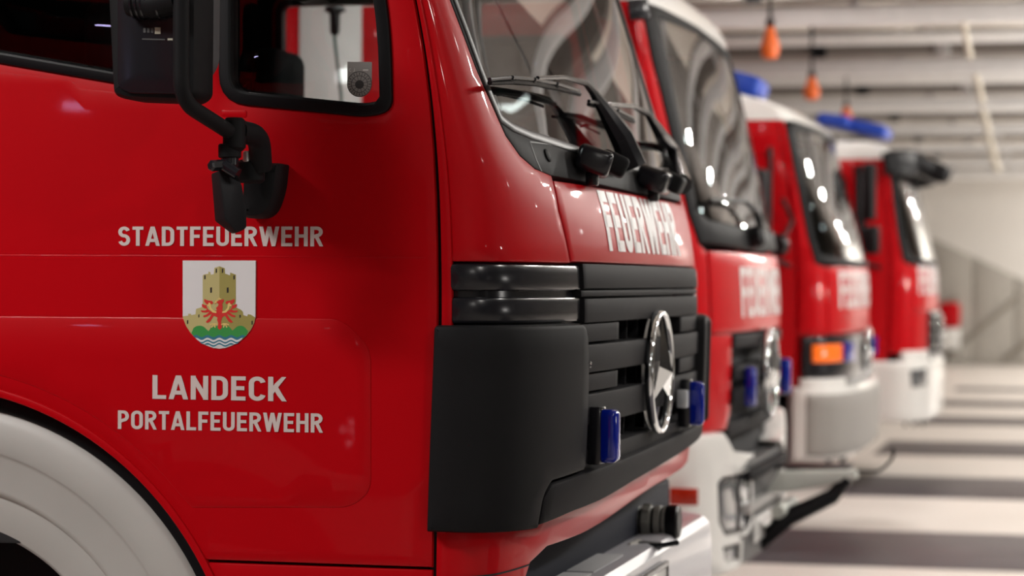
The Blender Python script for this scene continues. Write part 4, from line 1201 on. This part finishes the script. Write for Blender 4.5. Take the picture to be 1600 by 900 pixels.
# ================================================================ trucks 2, 3 and 4
def zy(py, Y): return CAM.z + (440.0 - py) * (Y + 4.9) / FPX * 1.0
def pplate(F, name, pix, m, par, h=0.003, depth=0.03, bev=0.006, r=0.0, grid=0.06, holes=(), back=True, ext=()):
    q = [F.inv(*p, h) for p in pix]
    if r: q = rpoly(q, r)
    return plate(name, F, q, list(holes), m, par, h=h, depth=depth, bev=bev, grid=grid, maxedge=0.06, back=back)
def rect(F, name, t0, t1, za, zb, m, par, h=0.003, depth=0.03, bev=0.006, r=0.0, grid=0.06, holes=()):
    q = [(t0, za), (t1, za), (t1, zb), (t0, zb)]
    if r: q = rpoly(q, r)
    return plate(name, F, q, list(holes), m, par, h=h, depth=depth, bev=bev, grid=grid, maxedge=0.06)
def cab_shell(F, root, zb, zr, ztop, xback, body_top, xbody, roof_m=WHITE, body_m=RED, door_win=None, visor=0.10, roofback=0.5):
    """sides, roof, floor and back wall of a cab, and the body behind it"""
    y0, W = F.y0, F.W
    zs = [zb + (zr - zb) * i / 12 for i in range(13)]
    out = [(lerp_table(F.xs, z) - 0.004, z) for z in zs] + [(xback, zr), (xback, zb)]
    for sgn, yy in ((1, y0), (-1, y0 + W)):
        SM = (lambda yy, sgn: (lambda u, v, h=0.0: Vector((u, yy - h * sgn, v))))(yy, sgn)
        holes = [rpoly(door_win, 0.05)] if door_win else []
        s = plate('side_panel', SM, out, holes, [RED, DARK], root, h=0.0, depth=0.05, bev=0.008, grid=0.3)
        if door_win:
            q = rpoly(door_win, 0.05)
            q = q if area2(q) > 0 else q[::-1]
            f_ = plate('window_rubber', SM, inset(q, -0.004), [inset(q, 0.03)], RUBBER, s, h=0.008, depth=0.045, bev=0.006, grid=0.3)
            plate('window_pane', SM, inset(q, 0.025), [], GLASSD, f_, h=-0.012, depth=0.004, bev=0.0005, grid=0.3, back=False)
    # roof: rises from the cab rim to ztop, drawn in towards the middle, nose rounded
    bm = bmesh.new()
    ts = [F.L * i / 32 for i in range(33)]
    rows = []
    K = 8
    for k in range(K + 1):
        a = k / K * math.pi / 2
        ins = (1 - math.cos(a)) * visor + 0.0
        zz = zr + (ztop - zr) * math.sin(a)
        front = [F(t, zr) for t in ts]
        row = [Vector((xback, y0 + ins * 0.6, zz))] + [Vector((p.x - ins * roofback / 0.1 * min(1, max(0.15, 1)), min(max(p.y, y0 + ins * 0.6), y0 + W - ins * 0.6), zz)) for p in front] + [Vector((xback, y0 + W - ins * 0.6, zz))]
        rows.append([bm.verts.new(p) for p in row])
    for A, B in zip(rows[:-1], rows[1:]):
        for i in range(len(A) - 1):
            bm.faces.new((A[i], A[i + 1], B[i + 1], B[i]))
    bm.faces.new(rows[-1]); bm.faces.new(rows[0][::-1])
    for R0, R1 in zip(rows[:-1], rows[1:]):
        bm.faces.new((R0[0], R1[0], R1[-1], R0[-1]))
    build('roof', bm, roof_m, root, 50)
    box2('cab_floor', (xback, y0 + 0.06, zb), (lerp_table(F.xs, zb) - 0.02, y0 + W - 0.06, zb + 0.06), DARK, root)
    box2('rear_wall', (xback, y0 + 0.05, zb), (xback + 0.05, y0 + W - 0.05, zr), DARK, root)
    box2('dashboard', (lerp_table(F.xs, 1.5) - 0.25, y0 + 0.1, 1.25), (lerp_table(F.xs, 1.5) + 0.03, y0 + W - 0.1, 1.68), DARK, root, 0.05)
    for yy in (y0 + 0.35, y0 + 1.55):
        s = box('seat', (-2.35, yy + 0.28, 1.45), (0.5, 0.5, 0.16), DARK, root, None, 0.05, 3)
        box('backrest', (-2.62, yy + 0.28, 1.82), (0.13, 0.48, 0.7), DARK, s, Matrix.Rotation(R(-10), 3, 'Y'), 0.05, 3)
        box('headrest', (-2.70, yy + 0.28, 2.26), (0.10, 0.26, 0.18), DARK, s, None, 0.04, 3)
    box2('body_box', (xbody - 4.6, y0, 0.85), (xbody, y0 + W, body_top), body_m, root, 0.02)
    box2('chassis_frame', (xbody - 4.6, y0 + 0.75, 0.62), (lerp_table(F.xs, 1.0) + 0.05, y0 + 1.7, 0.86), DARK, root, 0.01)
    for x in (-2.7, xbody - 2.6):
        wheel(x, y0 + 0.22, 0.50, root); wheel(x, y0 + W - 0.22, 0.50, root, 1)
        for yy in (y0 + 0.02, y0 + W - 0.42):
            pr_ = [(0.60, 0.0), (0.56, 0.0), (0.56, 0.40), (0.60, 0.40)]
            bm = bmesh.new()
            rws = [[bm.verts.new(Vector((x + r_ * math.cos(R(a)), yy + h_, 0.5 + r_ * math.sin(R(a))))) for a in range(10, 171, 8)] for r_, h_ in pr_]
            for A, B in zip(rws, rws[1:] + rws[:1]):
                for i in range(len(A) - 1): bm.faces.new((A[i], A[i + 1], B[i + 1], B[i]))
            build('mudguard', bm, RUBBER, root, 40)
def screen_set(F, root, near, zlow, zmid_low, zhi, surround_near, scow, par_rub=None, glass=GLASSW, cow_m=None):
    """windscreen pane, its rubber and the black surround; near = (t,z) list of the pane's near edge from top to bottom"""
    half = near + [(near[-1][0] + 0.08, zlow), (F.L / 2, zmid_low)]
    hi = [(near[0][0] + 0.10, zhi), (F.L / 2, zhi + 0.03)]
    poly = half + F.mirror(half[:-1])[::-1] + F.mirror(hi[:-1]) + hi[::-1]
    if area2(poly) < 0: poly = poly[::-1]
    sh = surround_near + [(F.L / 2, scow)]
    top = [(surround_near[0][0] + 0.12, zhi + 0.05), (F.L / 2, zhi + 0.07)]
    so = sh + F.mirror(sh[:-1])[::-1] + F.mirror(top[:-1]) + top[::-1]
    if area2(so) < 0: so = so[::-1]
    c = plate('screen_surround', F, so, [inset(poly, -0.004)], cow_m or BLACKP, root, h=0.010, depth=0.04, bev=0.010, grid=0.06, maxedge=0.04)
    p = plate('windscreen', F, poly, [], glass, root, h=0.000, depth=0.005, bev=0.0005, grid=0.06, maxedge=0.05, back=False, ideal=True)
    return p
def beacon(x, y, z, root, L=0.5, w_=0.4, hgt=0.14, lean=0):
    rot = Matrix.Rotation(R(lean), 3, 'Y')
    b = box('beacon_cover', (x, y, z + hgt / 2), (L, w_, hgt), BLUEB, root, rot, 0.045, 4)
    box('beacon_base', (x, y, z - 0.01), (L * 0.9, w_ * 0.9, 0.06), RUBBER, b, rot, 0.01)
    return b
def front_mirror(root, pts, rad, hc, hs, m=RUBBER, rot=None):
    a = tube('mirror_arm', pts, rad, RUBBER, root, 10)
    box('mirror_housing', hc, hs, m, a, rot, min(hs) * 0.35, 3)
    return a

# ---------------- truck 2
Y2 = 4.5
F2 = Front(Y2, 2.46, 3.0, [(0.3, -1.72), (1.0, -1.70), (1.7, -1.70), (2.1, -1.725), (2.7, -1.80), (3.1, -1.86)],
           [(0.3, -1.44), (1.0, -1.44), (1.40, -1.42), (1.75, -1.44), (2.1, -1.53), (2.42, -1.62), (2.75, -1.73), (3.1, -1.84)])
T2 = thing('fire_truck', 'second truck from the front with white bumper, rectangular headlight and red marker', 'truck', (-3.8, Y2 + 1.23, 0), 'red fire trucks in a row')
cab_shell(F2, T2, 0.95, 2.74, 2.98, -3.05, 3.2, -3.12, visor=0.16, roofback=0.22, door_win=[(-2.0, 1.95), (-2.75, 1.95), (-2.75, 2.6), (-2.05, 2.6)])
g2 = [F2.inv(*p) for p in ((1026, 28), (1036, 75), (1050, 135), (1062, 195), (1075, 262), (1088, 326))]
s2 = [F2.inv(*p) for p in ((1006, 30), (1018, 90), (1034, 150), (1048, 210), (1062, 275), (1076, 335), (1092, 380))]
screen_set(F2, T2, g2, 1.86, 1.83, 2.69, s2, 1.735)
zl = 1.725
# red pieces: pillar corner, lower front
L2 = F2.L
tG = F2.inv(1142, 560)[0]
pc = [(0.004, 0.985), (0.004, 2.735)] + [(s2[0][0] - 0.01, 2.735)] + [(p[0] - 0.004, p[1]) for p in s2] + [(0.30, 1.725), (0.30, 1.385), (tG, 1.385), (tG + 0.03, 1.06), (tG - 0.03, 0.985)]
for q in (pc, F2.mirror(pc)):
    plate('corner_panel', F2, q, [], RED, T2, h=0.002, depth=0.03, bev=0.008, grid=0.06)
flp = [(0.306, 1.39), (L2 - 0.306, 1.39), (L2 - 0.306, 1.728), (0.306, 1.728)]
fl2 = plate('front_flap', F2, flp, [], RED, T2, h=0.006, depth=0.03, bev=0.008, grid=0.06)
a2 = F2.inv(1157, 417, 0.01); b2 = F2.inv(1160, 496, 0.01)
text('lettering', 'FEUERWEHR', F2, a2[0], L2 - 0.42, b2[1], a2[1], REFLW, fl2, 0.0078, gap=0.15, weight=1.15)
rect(F2, 'grille_backing', tG + 0.01, L2 - tG - 0.01, 0.72, 1.39, DARK, T2, h=-0.06, depth=0.02)
for za, zb, hh in ((1.325, 1.38, 0.012), (1.19, 1.25, 0.02), (1.09, 1.15, 0.02), (0.95, 1.01, -0.01)):
    rect(F2, 'grille_slat', tG + (0.005 if za > 1.08 else 0.04), L2 - tG - (0.005 if za > 1.08 else 0.04), za, zb, GRILLE, T2, h=hh, depth=0.06, bev=0.008)
star(F2, L2 / 2, 1.20, 0.19, T2, h=0.045, n=24)
for t in (F2.inv(1172, 615, 0.05)[0], L2 - F2.inv(1172, 615, 0.05)[0]):
    p = F2(t, 1.16, 0.05)
    box('strobe_lamp', p, (0.05, 0.05, 0.17), BLUE, T2, None, 0.015)
# bumper: white corners, darker middle, headlamp, fog lamp, marker
bq = [(-0.45, 0.40), (0.62, 0.40), (0.62, 0.80), (F2.inv(1180, 728, 0.05)[0], 0.862), (F2.inv(1150, 700, 0.05)[0], 0.90), (F2.inv(1134, 680, 0.05)[0], 0.985), (-0.45, 0.985)]
hd = [F2.inv(*p, 0.05) for p in ((1124, 757), (1132, 747), (1168, 740), (1175, 752), (1176, 812), (1168, 828), (1136, 836), (1126, 815))]
fg = [F2.inv(*p, 0.05) for p in ((1133, 856), (1159, 850), (1158, 872), (1136, 878))]
for k, (qq, h1, f1_) in enumerate(((bq, hd, fg), (F2.mirror(bq), F2.mirror(hd), F2.mirror(fg)))):
    b_ = plate('bumper', F2, qq, [rpoly(h1, 0.01), f1_], WHITE, T2, h=0.05, depth=0.10, bev=0.02, grid=0.05, maxedge=0.04)
    hb = rpoly(h1, 0.01); hb = hb if area2(hb) > 0 else hb[::-1]
    fb_ = f1_ if area2(f1_) > 0 else f1_[::-1]
    hl = plate('headlight', F2, inset(hb, 0.0), [inset(hb, 0.016)], BLACKG, b_, h=0.046, depth=0.05, bev=0.004, grid=0.3)
    plate('headlight_lens', F2, inset(hb, 0.014), [], LENS, b_, h=0.040, depth=0.03, bev=0.006, grid=0.05)
    plate('fog_lamp', F2, inset(fb_, 0.002), [], LENS, b_, h=0.035, depth=0.03, bev=0.004, grid=0.05)
mq = [on_y(*p, Y2 - 0.05) for p in ((1047, 762), (1091, 790))]
box2('marker_lamp', (mq[0].x, Y2 - 0.062, mq[1].z), (mq[1].x, Y2 - 0.045, mq[0].z), DRED, T2, 0.004)
rect(F2, 'bumper_middle', 0.63, L2 - 0.63, 0.40, 0.83, mat('grey_bumper_middle', (0.04, 0.04, 0.042), 0.5), T2, h=0.03, depth=0.08, bev=0.01)
rect(F2, 'step_slat', 0.70, L2 - 0.70, 0.76, 0.80, GRILLE, T2, h=0.07, depth=0.05, bev=0.004)
rect(F2, 'step_slat', 0.70, L2 - 0.70, 0.62, 0.66, STEEL, T2, h=0.07, depth=0.05, bev=0.004)
rect(F2, 'number_plate', 0.95, 1.47, 0.47, 0.58, WHITE, T2, h=0.045, depth=0.01, bev=0.002)
# plough bracket: white wedge and dark strut standing out of the middle
yb_ = 5.75
wq = [(1198, 769), (1216, 736), (1338, 734), (1340, 747), (1234, 768)]
ym = lambda u, v, h=0.0: Vector((u, yb_ - h, v))
plate('bracket_plate', ym, [((q := on_y(a, b, yb_)).x, q.z) for a, b in wq], [], mat('bracket_white', (0.6, 0.62, 0.58), 0.5), T2, h=0.02, depth=0.05, bev=0.004, grid=0.3)
tube('bracket_strut', [on_y(1185, 850, yb_ - 0.1), on_y(1232, 808, yb_ - 0.1), on_y(1300, 776, yb_), on_y(1325, 748, yb_)], [0.035, 0.042, 0.036, 0.025], RUBBER, T2, 14)
tube('bracket_joint', [on_y(1215, 800, yb_ - 0.25), on_y(1238, 785, yb_ + 0.3)], 0.03, mat('greenish_white', (0.45, 0.47, 0.43), 0.5), T2, 14)
box2('bracket_top', tuple(on_y(1200, 732, yb_ + 0.05)), tuple(on_y(1335, 724, yb_ + 0.35)), RUBBER, T2, 0.01)
tube('bracket_hose', bend([on_y(1330, 735, yb_ + 0.2), on_y(1375, 738, yb_ + 0.25), on_y(1396, 715, yb_ + 0.25), on_y(1395, 700, yb_ + 0.25)], 0.1), 0.007, RUBBER, T2, 8)
# wiper, its knob, corner visor and mirrors
w2 = tube('wiper_arm', [F2(*F2.inv(px, py, 0.05), 0.05) for px, py in ((1110, 312), (1165, 314), (1182, 332), (1192, 372))], [0.010, 0.012, 0.016, 0.02], RUBBER, T2, 8)
lathe('wiper_knob', [(0, 0.05), (0.06, 0.05), (0.08, 0.03)], F2(*F2.inv(1168, 372, 0.0)), F2.nrm(1.0, 1.75), RUBBER, T2, 20)
rect(F2, 'sun_visor', 0.0, 0.10, 2.65, 2.735, BLACKG, T2, h=0.06, depth=0.03, bev=0.01)
q_ = on_y(990, 12, Y2 - 0.12)
box('mirror_arm', (-1.94, Y2 - 0.10, 2.72), (0.22, 0.30, 0.08), RUBBER, T2, Matrix.Rotation(R(20), 3, 'Y'), 0.04)
pv = [(q := F2.inv(1140, 140, 0.0))]
# black rim of the round-topped pane inside the far edge
# white band on the cab side that shows through the first truck's window
wx0 = on_y(468, 60, Y2 - 0.01).x; wx1 = on_y(565, 60, Y2 - 0.01).x
box2('white_side_band', (wx0, Y2 - 0.014, 0.95), (wx1, Y2 + 0.0, 3.15), WHITE, T2, 0.004)

# ---------------- truck 3
Y3 = 9.0
F3 = Front(Y3, 2.46, 3.0, [(0.3, -1.66), (1.0, -1.66), (1.7, -1.66), (2.1, -1.70), (2.6, -1.78), (3.0, -1.84)],
           [(0.3, -1.42), (1.0, -1.40), (1.6, -1.40), (1.78, -1.42), (2.1, -1.51), (2.6, -1.67), (3.0, -1.80)])
T3 = thing('fire_truck', 'third truck from the front with orange indicator in a black band over a pale bumper', 'truck', (-3.8, Y3 + 1.23, 0), 'red fire trucks in a row')
cab_shell(F3, T3, 0.95, 2.56, 2.78, -3.3, 2.9, -3.38, visor=0.22, roofback=0.45, door_win=[(-1.95, 1.9), (-2.75, 1.9), (-2.75, 2.45), (-2.0, 2.45)])
g3_ = [F3.inv(*p) for p in ((1243, 205), (1252, 260), (1262, 320), (1272, 370), (1280, 395))]
s3_ = [F3.inv(*p) for p in ((1228, 200), (1240, 260), (1252, 320), (1262, 370), (1274, 412))]
screen_set(F3, T3, g3_, 1.76, 1.74, 2.50, s3_, 1.70)
L3 = F3.L
pc = [(0.004, 0.95), (0.004, 2.555), (s3_[0][0] - 0.01, 2.555)] + [(p[0] - 0.004, p[1]) for p in s3_] + [(0.22, 1.69), (0.22, 1.29), (0.02, 1.285), (0.02, 0.95)]
for q in (pc, F3.mirror(pc)):
    plate('corner_panel', F3, q, [], RED, T3, h=0.002, depth=0.03, bev=0.008, grid=0.06)
fl3 = rect(F3, 'front_flap', 0.226, L3 - 0.226, 1.295, 1.695, RED, T3, h=0.006, bev=0.008)
a3 = F3.inv(1311, 424, 0.01); b3 = F3.inv(1311, 482, 0.01)
text('lettering', 'FEUERWEHR', F3, a3[0], L3 - 0.5, b3[1], a3[1], REFLW, fl3, 0.0078, gap=0.15, weight=1.15)
bb = rect(F3, 'black_band', 0.03, L3 - 0.03, 1.0, 1.285, BLACKG, T3, h=0.03, depth=0.06, bev=0.012)
for k in (0, 1):
    q = [F3.inv(*p, 0.04) for p in ((1270, 539), (1317, 537), (1317, 565), (1270, 567))]
    if k: q = F3.mirror(q)
    plate('indicator', F3, q, [], AMBER, bb, h=0.042, depth=0.02, bev=0.005, grid=0.06)
    q = [F3.inv(*p, 0.05) for p in ((1321, 534), (1335, 534), (1335, 565), (1321, 565))]
    if k: q = F3.mirror(q)
    plate('strobe_lamp', F3, q, [], BLUE, bb, h=0.06, depth=0.03, bev=0.008, grid=0.06)
star(F3, L3 / 2, 1.18, 0.14, T3, h=0.05, n=20)
bmp3 = rect(F3, 'bumper', -0.02, L3 + 0.02, 0.56, 0.99, WHITE, T3, h=0.07, depth=0.14, bev=0.03)
rect(F3, 'bumper_cap', 0.02, 0.42, 0.93, 1.04, WHITE, T3, h=0.05, depth=0.08, bev=0.02)
rect(F3, 'bumper_cap', L3 - 0.42, L3 - 0.02, 0.93, 1.04, WHITE, T3, h=0.05, depth=0.08, bev=0.02)
rect(F3, 'winch_flap', 0.05, L3 - 0.08, 0.585, 0.95, mat('warm_grey_flap', (0.27, 0.255, 0.24), 0.55, vary=0.05), bmp3, h=0.085, depth=0.03, bev=0.02)
box2('tow_hook', tuple(on_y(1290, 705, Y3 + 0.6)), tuple(on_y(1300, 728, Y3 + 0.75)), RUBBER, T3, 0.01)
box2('tow_hook', tuple(on_y(1312, 705, Y3 + 0.9)), tuple(on_y(1322, 728, Y3 + 1.05)), RUBBER, T3, 0.01)
box2('side_step', (-2.2, Y3 + 0.02, 0.45), (-1.66, Y3 + 0.35, 0.52), RUBBER, T3, 0.01)
tube('step_stay', [(-1.70, Y3 + 0.1, 0.5), (-1.70, Y3 + 0.1, 1.0)], 0.02, STEEL, T3, 8)
beacon(on_y(1172, 122, Y3 + 0.3).x - 0.10, Y3 + 0.40, 2.745, T3, 0.36, 0.45, 0.13, 16)
front_mirror(T3, bend([Vector((-1.83, Y3, 2.35)), Vector((-1.80, Y3 - 0.16, 2.40)), Vector((-1.80, Y3 - 0.2, 1.75)), Vector((-1.70, Y3 - 0.05, 1.70))], 0.08), 0.016,
             (-1.85, Y3 - 0.24, 2.05), (0.10, 0.20, 0.42))
lathe('mirror_knob', [(0, 0.055), (0.05, 0.07), (0.11, 0.05)], on_y(1217, 384, Y3 - 0.25), (0, -1, 0), RUBBER, T3, 20)
tube('knob_arm', [on_y(1217, 384, Y3 - 0.27), on_y(1238, 345, Y3 - 0.05), on_y(1222, 310, Y3 - 0.1)], 0.014, RUBBER, T3, 8)

# ---------------- truck 4
Y4 = 13.5
F4 = Front(Y4, 2.46, 3.0, [(0.3, -1.50), (1.0, -1.50), (1.7, -1.48), (2.1, -1.50), (2.6, -1.56), (3.0, -1.62)],
           [(0.3, -1.24), (1.0, -1.22), (1.6, -1.22), (1.78, -1.235), (2.1, -1.31), (2.5, -1.40), (3.0, -1.54)])
T4 = thing('fire_truck', 'farthest truck with black sun visor, blue light bar and white headlight bumper', 'truck', (-3.8, Y4 + 1.23, 0), 'red fire trucks in a row')
cab_shell(F4, T4, 0.95, 2.56, 2.70, -3.3, 2.66, -3.38, visor=0.10, roofback=0.25, door_win=[(-1.78, 1.85), (-2.6, 1.85), (-2.6, 2.42), (-1.82, 2.42)])
g4 = [F4.inv(*p) for p in ((1399, 272), (1404, 320), (1412, 365), (1420, 395))]
s4 = [F4.inv(*p) for p in ((1390, 268), (1396, 320), (1402, 365), (1411, 408))]
screen_set(F4, T4, g4, 1.80, 1.78, 2.42, s4, 1.74)
L4 = F4.L
pc = [(0.004, 1.06), (0.004, 2.555), (s4[0][0] - 0.01, 2.555)] + [(p[0] - 0.004, p[1]) for p in s4] + [(0.22, 1.73), (0.22, 1.06)]
for q in (pc, F4.mirror(pc)):
    plate('corner_panel', F4, q, [], RED, T4, h=0.002, depth=0.03, bev=0.008, grid=0.06)
fl4 = rect(F4, 'front_flap', 0.226, L4 - 0.226, 1.38, 1.735, RED, T4, h=0.006, bev=0.008)
rect(F4, 'lower_front', 0.226, 0.70, 1.06, 1.374, RED, T4, h=0.004, bev=0.008)
rect(F4, 'lower_front', L4 - 0.70, L4 - 0.226, 1.06, 1.374, RED, T4, h=0.004, bev=0.008)
gb4 = rect(F4, 'grille', 0.71, L4 - 0.71, 0.98, 1.374, BLACKG, T4, h=0.03, depth=0.06, bev=0.012)
for za in (1.04, 1.13, 1.22, 1.31): rect(F4, 'grille_slat', 0.74, L4 - 0.74, za, za + 0.035, GRILLE, gb4, h=0.045, depth=0.02, bev=0.004)
star(F4, L4 / 2, 1.20, 0.13, T4, h=0.06, n=20)
a4 = F4.inv(1440, 415, 0.01); b4 = F4.inv(1440, 460, 0.01)
text('lettering', 'FEUERWEHR', F4, a4[0] - 0.1, L4 - 0.6, b4[1], a4[1], REFLW, fl4, 0.0078, gap=0.15, weight=1.15)
bm4 = rect(F4, 'bumper', -0.30, L4 + 0.30, 0.53, 1.0, WHITE, T4, h=0.06, depth=0.14, bev=0.03)
rect(F4, 'bumper_riser', 0.10, 0.62, 0.98, 1.08, WHITE, T4, h=0.03, depth=0.06, bev=0.02)
for k in (0, 1):
    q = [F4.inv(*p, 0.07) for p in ((1424, 578), (1448, 574), (1449, 602), (1426, 606))]
    if k: q = F4.mirror(q)
    plate('headlight', F4, rpoly(q, 0.02), [], LENS, bm4, h=0.072, depth=0.02, bev=0.01, grid=0.06)
for k in range(3):
    box2('tow_hook', tuple(on_y(1412 + 14 * k, 652, Y4 + 0.3 + 0.4 * k)), tuple(on_y(1417 + 14 * k, 666, Y4 + 0.4 + 0.4 * k)), RUBBER, T4, 0.01)
# light bar: a long blue bar over the cab roof
box('light_bar', on_y(1345, 200, Y4 + 0.5), (0.46, 0.6, 0.10), BLUEB, T4, Matrix.Rotation(R(13), 3, 'Y'), 0.04, 4)
box('light_bar', on_y(1305, 190, Y4 + 0.3), (0.26, 0.4, 0.10), BLUEB, T4, Matrix.Rotation(R(8), 3, 'Y'), 0.04, 4)
rect(F4, 'sun_visor', 0.02, L4 - 0.02, 2.42, 2.60, RUBBER, T4, h=0.16, depth=0.06, bev=0.02)
fm = tube('front_mirror_arm', [on_y(1385, 246, Y4 + 0.1), on_y(1425, 250, Y4 + 0.2), on_y(1462, 268, Y4 + 0.35), on_y(1481, 273, Y4 + 0.4)], [0.06, 0.075, 0.075, 0.06], RUBBER, T4, 16)
box('mirror_housing', on_y(1466, 270, Y4 + 0.36), (0.17, 0.22, 0.14), RUBBER, fm, Matrix.Rotation(R(20), 3, 'Y'), 0.04, 3)
ma = tube('mirror_arm', bend([Vector((-1.60, Y4, 2.50)), Vector((-1.66, Y4 - 0.28, 2.50)), Vector((-1.66, Y4 - 0.28, 1.75)), Vector((-1.56, Y4, 1.72))], 0.08), 0.018, RUBBER, T4, 10)
box('mirror_housing', on_y(1358, 300, Y4 - 0.28), (0.10, 0.18, 0.44), RUBBER, ma, None, 0.03, 3)
box('mirror_housing', on_y(1362, 375, Y4 - 0.28), (0.12, 0.18, 0.22), RUBBER, ma, None, 0.03, 3)
tube('mirror_stay', [on_y(1340, 258, Y4 - 0.02), on_y(1342, 390, Y4 - 0.02)], 0.03, RUBBER, ma, 10)

# ---------------- truck beside the camera, out of frame but mirrored in the paint of the first truck
Y0_ = -4.5
F0 = Front(Y0_, 2.46, 3.0, [(0.3, -1.95), (1.7, -1.93), (2.1, -1.95), (3.0, -2.1)], [(0.3, -1.66), (1.75, -1.66), (2.4, -1.86), (3.1, -2.08)])
T0 = thing('fire_truck', 'red fire truck beside the camera, seen only as a reflection in the nearest door', 'truck', (-4.0, Y0_ + 1.23, 0), 'red fire trucks in a row')
cab_shell(F0, T0, 0.95, 2.60, 2.80, -3.6, 2.9, -3.7, door_win=[(-2.15, 1.85), (-3.5, 1.85), (-3.5, 2.5), (-2.2, 2.5)])
rect(F0, 'front_panel', 0.004, F0.L - 0.004, 0.95, 1.75, RED, T0)
rect(F0, 'windscreen', 0.004, F0.L - 0.004, 1.76, 2.58, GLASSD, T0)
rect(F0, 'bumper', -0.3, F0.L + 0.3, 0.45, 0.94, WHITE, T0, h=0.03, depth=0.1)
for r0_, r1_ in ((0.54, 0.67),):
    q = [(-2.7 + r1_ * math.cos(R(a)), 0.5 + r1_ * math.sin(R(a))) for a in range(0, 181, 8)] + [(-2.7 + r0_ * math.cos(R(a)), 0.5 + r0_ * math.sin(R(a))) for a in range(180, -1, -8)]
    plate('fender', lambda u, v, h=0.0: Vector((u, Y0_ + 2.46 + h, v)), q, [], WHITE, T0, h=0.02, depth=0.05, bev=0.01, grid=0.3)

def mirrored(px, py):
    """point on the side of the camera-side truck that the first truck's door mirrors at a pixel"""
    p = on_y(px, py, 0.0); c = Vector((CAM.x, -CAM.y, CAM.z))
    return p + (p - c) * ((-Y0_ - 2.46) / -CAM.y)
lp_ = mirrored(121, 166)
box('side_marker_light', (lp_.x, Y0_ + 2.475, lp_.z), (0.085, 0.02, 0.026), mat('violet_led', (0.5, 0.4, 0.9), 0.5, emit=(0.62, 0.55, 1.0), estr=18), T0, None, 0.006)
for (a_, b_) in ((552, 659), (538, 671), (553, 673), (562, 684), (548, 692)):
    lp_ = mirrored(a_, b_)
    box('marker_led', (lp_.x, Y0_ + 2.47, lp_.z), (0.010, 0.01, 0.010), mat('white_led', (0.8, 0.8, 0.9), 0.5, emit=(0.85, 0.8, 1.0), estr=10), T0, None, 0.002)

# ---------------- things between and behind
ph = on_y(522, 10, 3.3); pb = on_y(523, 62, 3.3); pe = on_y(533, 150, 3.3)
t = thing('hanging_cable', 'dark green cable with a black mushroom plug seen through the nearest cab window', 'cable', (pb.x, pb.y, pb.z))
lathe('plug', [(0, 0.010), (0.01, 0.017), (0.075, 0.019), (0.082, 0.026), (0.088, 0.040), (0.098, 0.036), (0.115, 0.016)], Vector((pb.x, pb.y, on_y(522, 55, 3.3).z)), (0, 0, 1), RUBBER, t, 24)
tube('cable', [Vector((pb.x, pb.y, 3.92)), Vector((pb.x, pb.y, pb.z)), pe, Vector((pe.x + 0.05, pe.y, 1.0)), Vector((pe.x + 0.1, pe.y, 0.0))], 0.006, mat('green_cable', (0.02, 0.10, 0.08), 0.5), t, 8)
# red and white cabinet on the far wall
hp = on_y(1483, 500, YF - 0.3)
t = thing('hose_cabinet', 'small red and white cabinet on the far wall just behind the last truck', 'cabinet', (hp.x, YF - 0.3, 0.4))
box('cabinet_body', (hp.x, YF - 0.24, hp.z - 0.37), (0.42, 0.22, 0.42), WHITE, t, None, 0.03)
box('hose_drum', (hp.x, YF - 0.26, hp.z + 0.10), (0.42, 0.26, 0.50), RED, t, None, 0.10, 4)
# led lamps under the ceiling in front of the trucks (out of frame; they show as glints in the panes and paint)
LEDP = [(2.0, -2.0, 3.8), (2.0, 2.5, 3.8), (2.0, 7.0, 3.8), (2.0, 11.5, 3.8), (2.0, 16.0, 3.8), (4.6, 0.0, 3.8), (4.6, 4.5, 3.8), (4.6, 9.0, 3.8), (4.6, 13.5, 3.8), (4.6, 18.0, 3.8)]
for i, p in enumerate(LEDP):
    t = thing('ceiling_lamp', 'round cool white lamp under the ceiling in front of the trucks', 'lamp', p, 'round lamps in front of the trucks')
    lathe('lamp_body', [(0.02, 0.10), (0.08, 0.10), (0.10, 0.03), (ZC - p[2], 0.012)], p, (0, 0, 1), STEEL, t, 20)
    lathe('lamp_disc', [(0.0, 0.05), (0.019, 0.05)], p, (0, 0, 1), LEDM, t, 20)
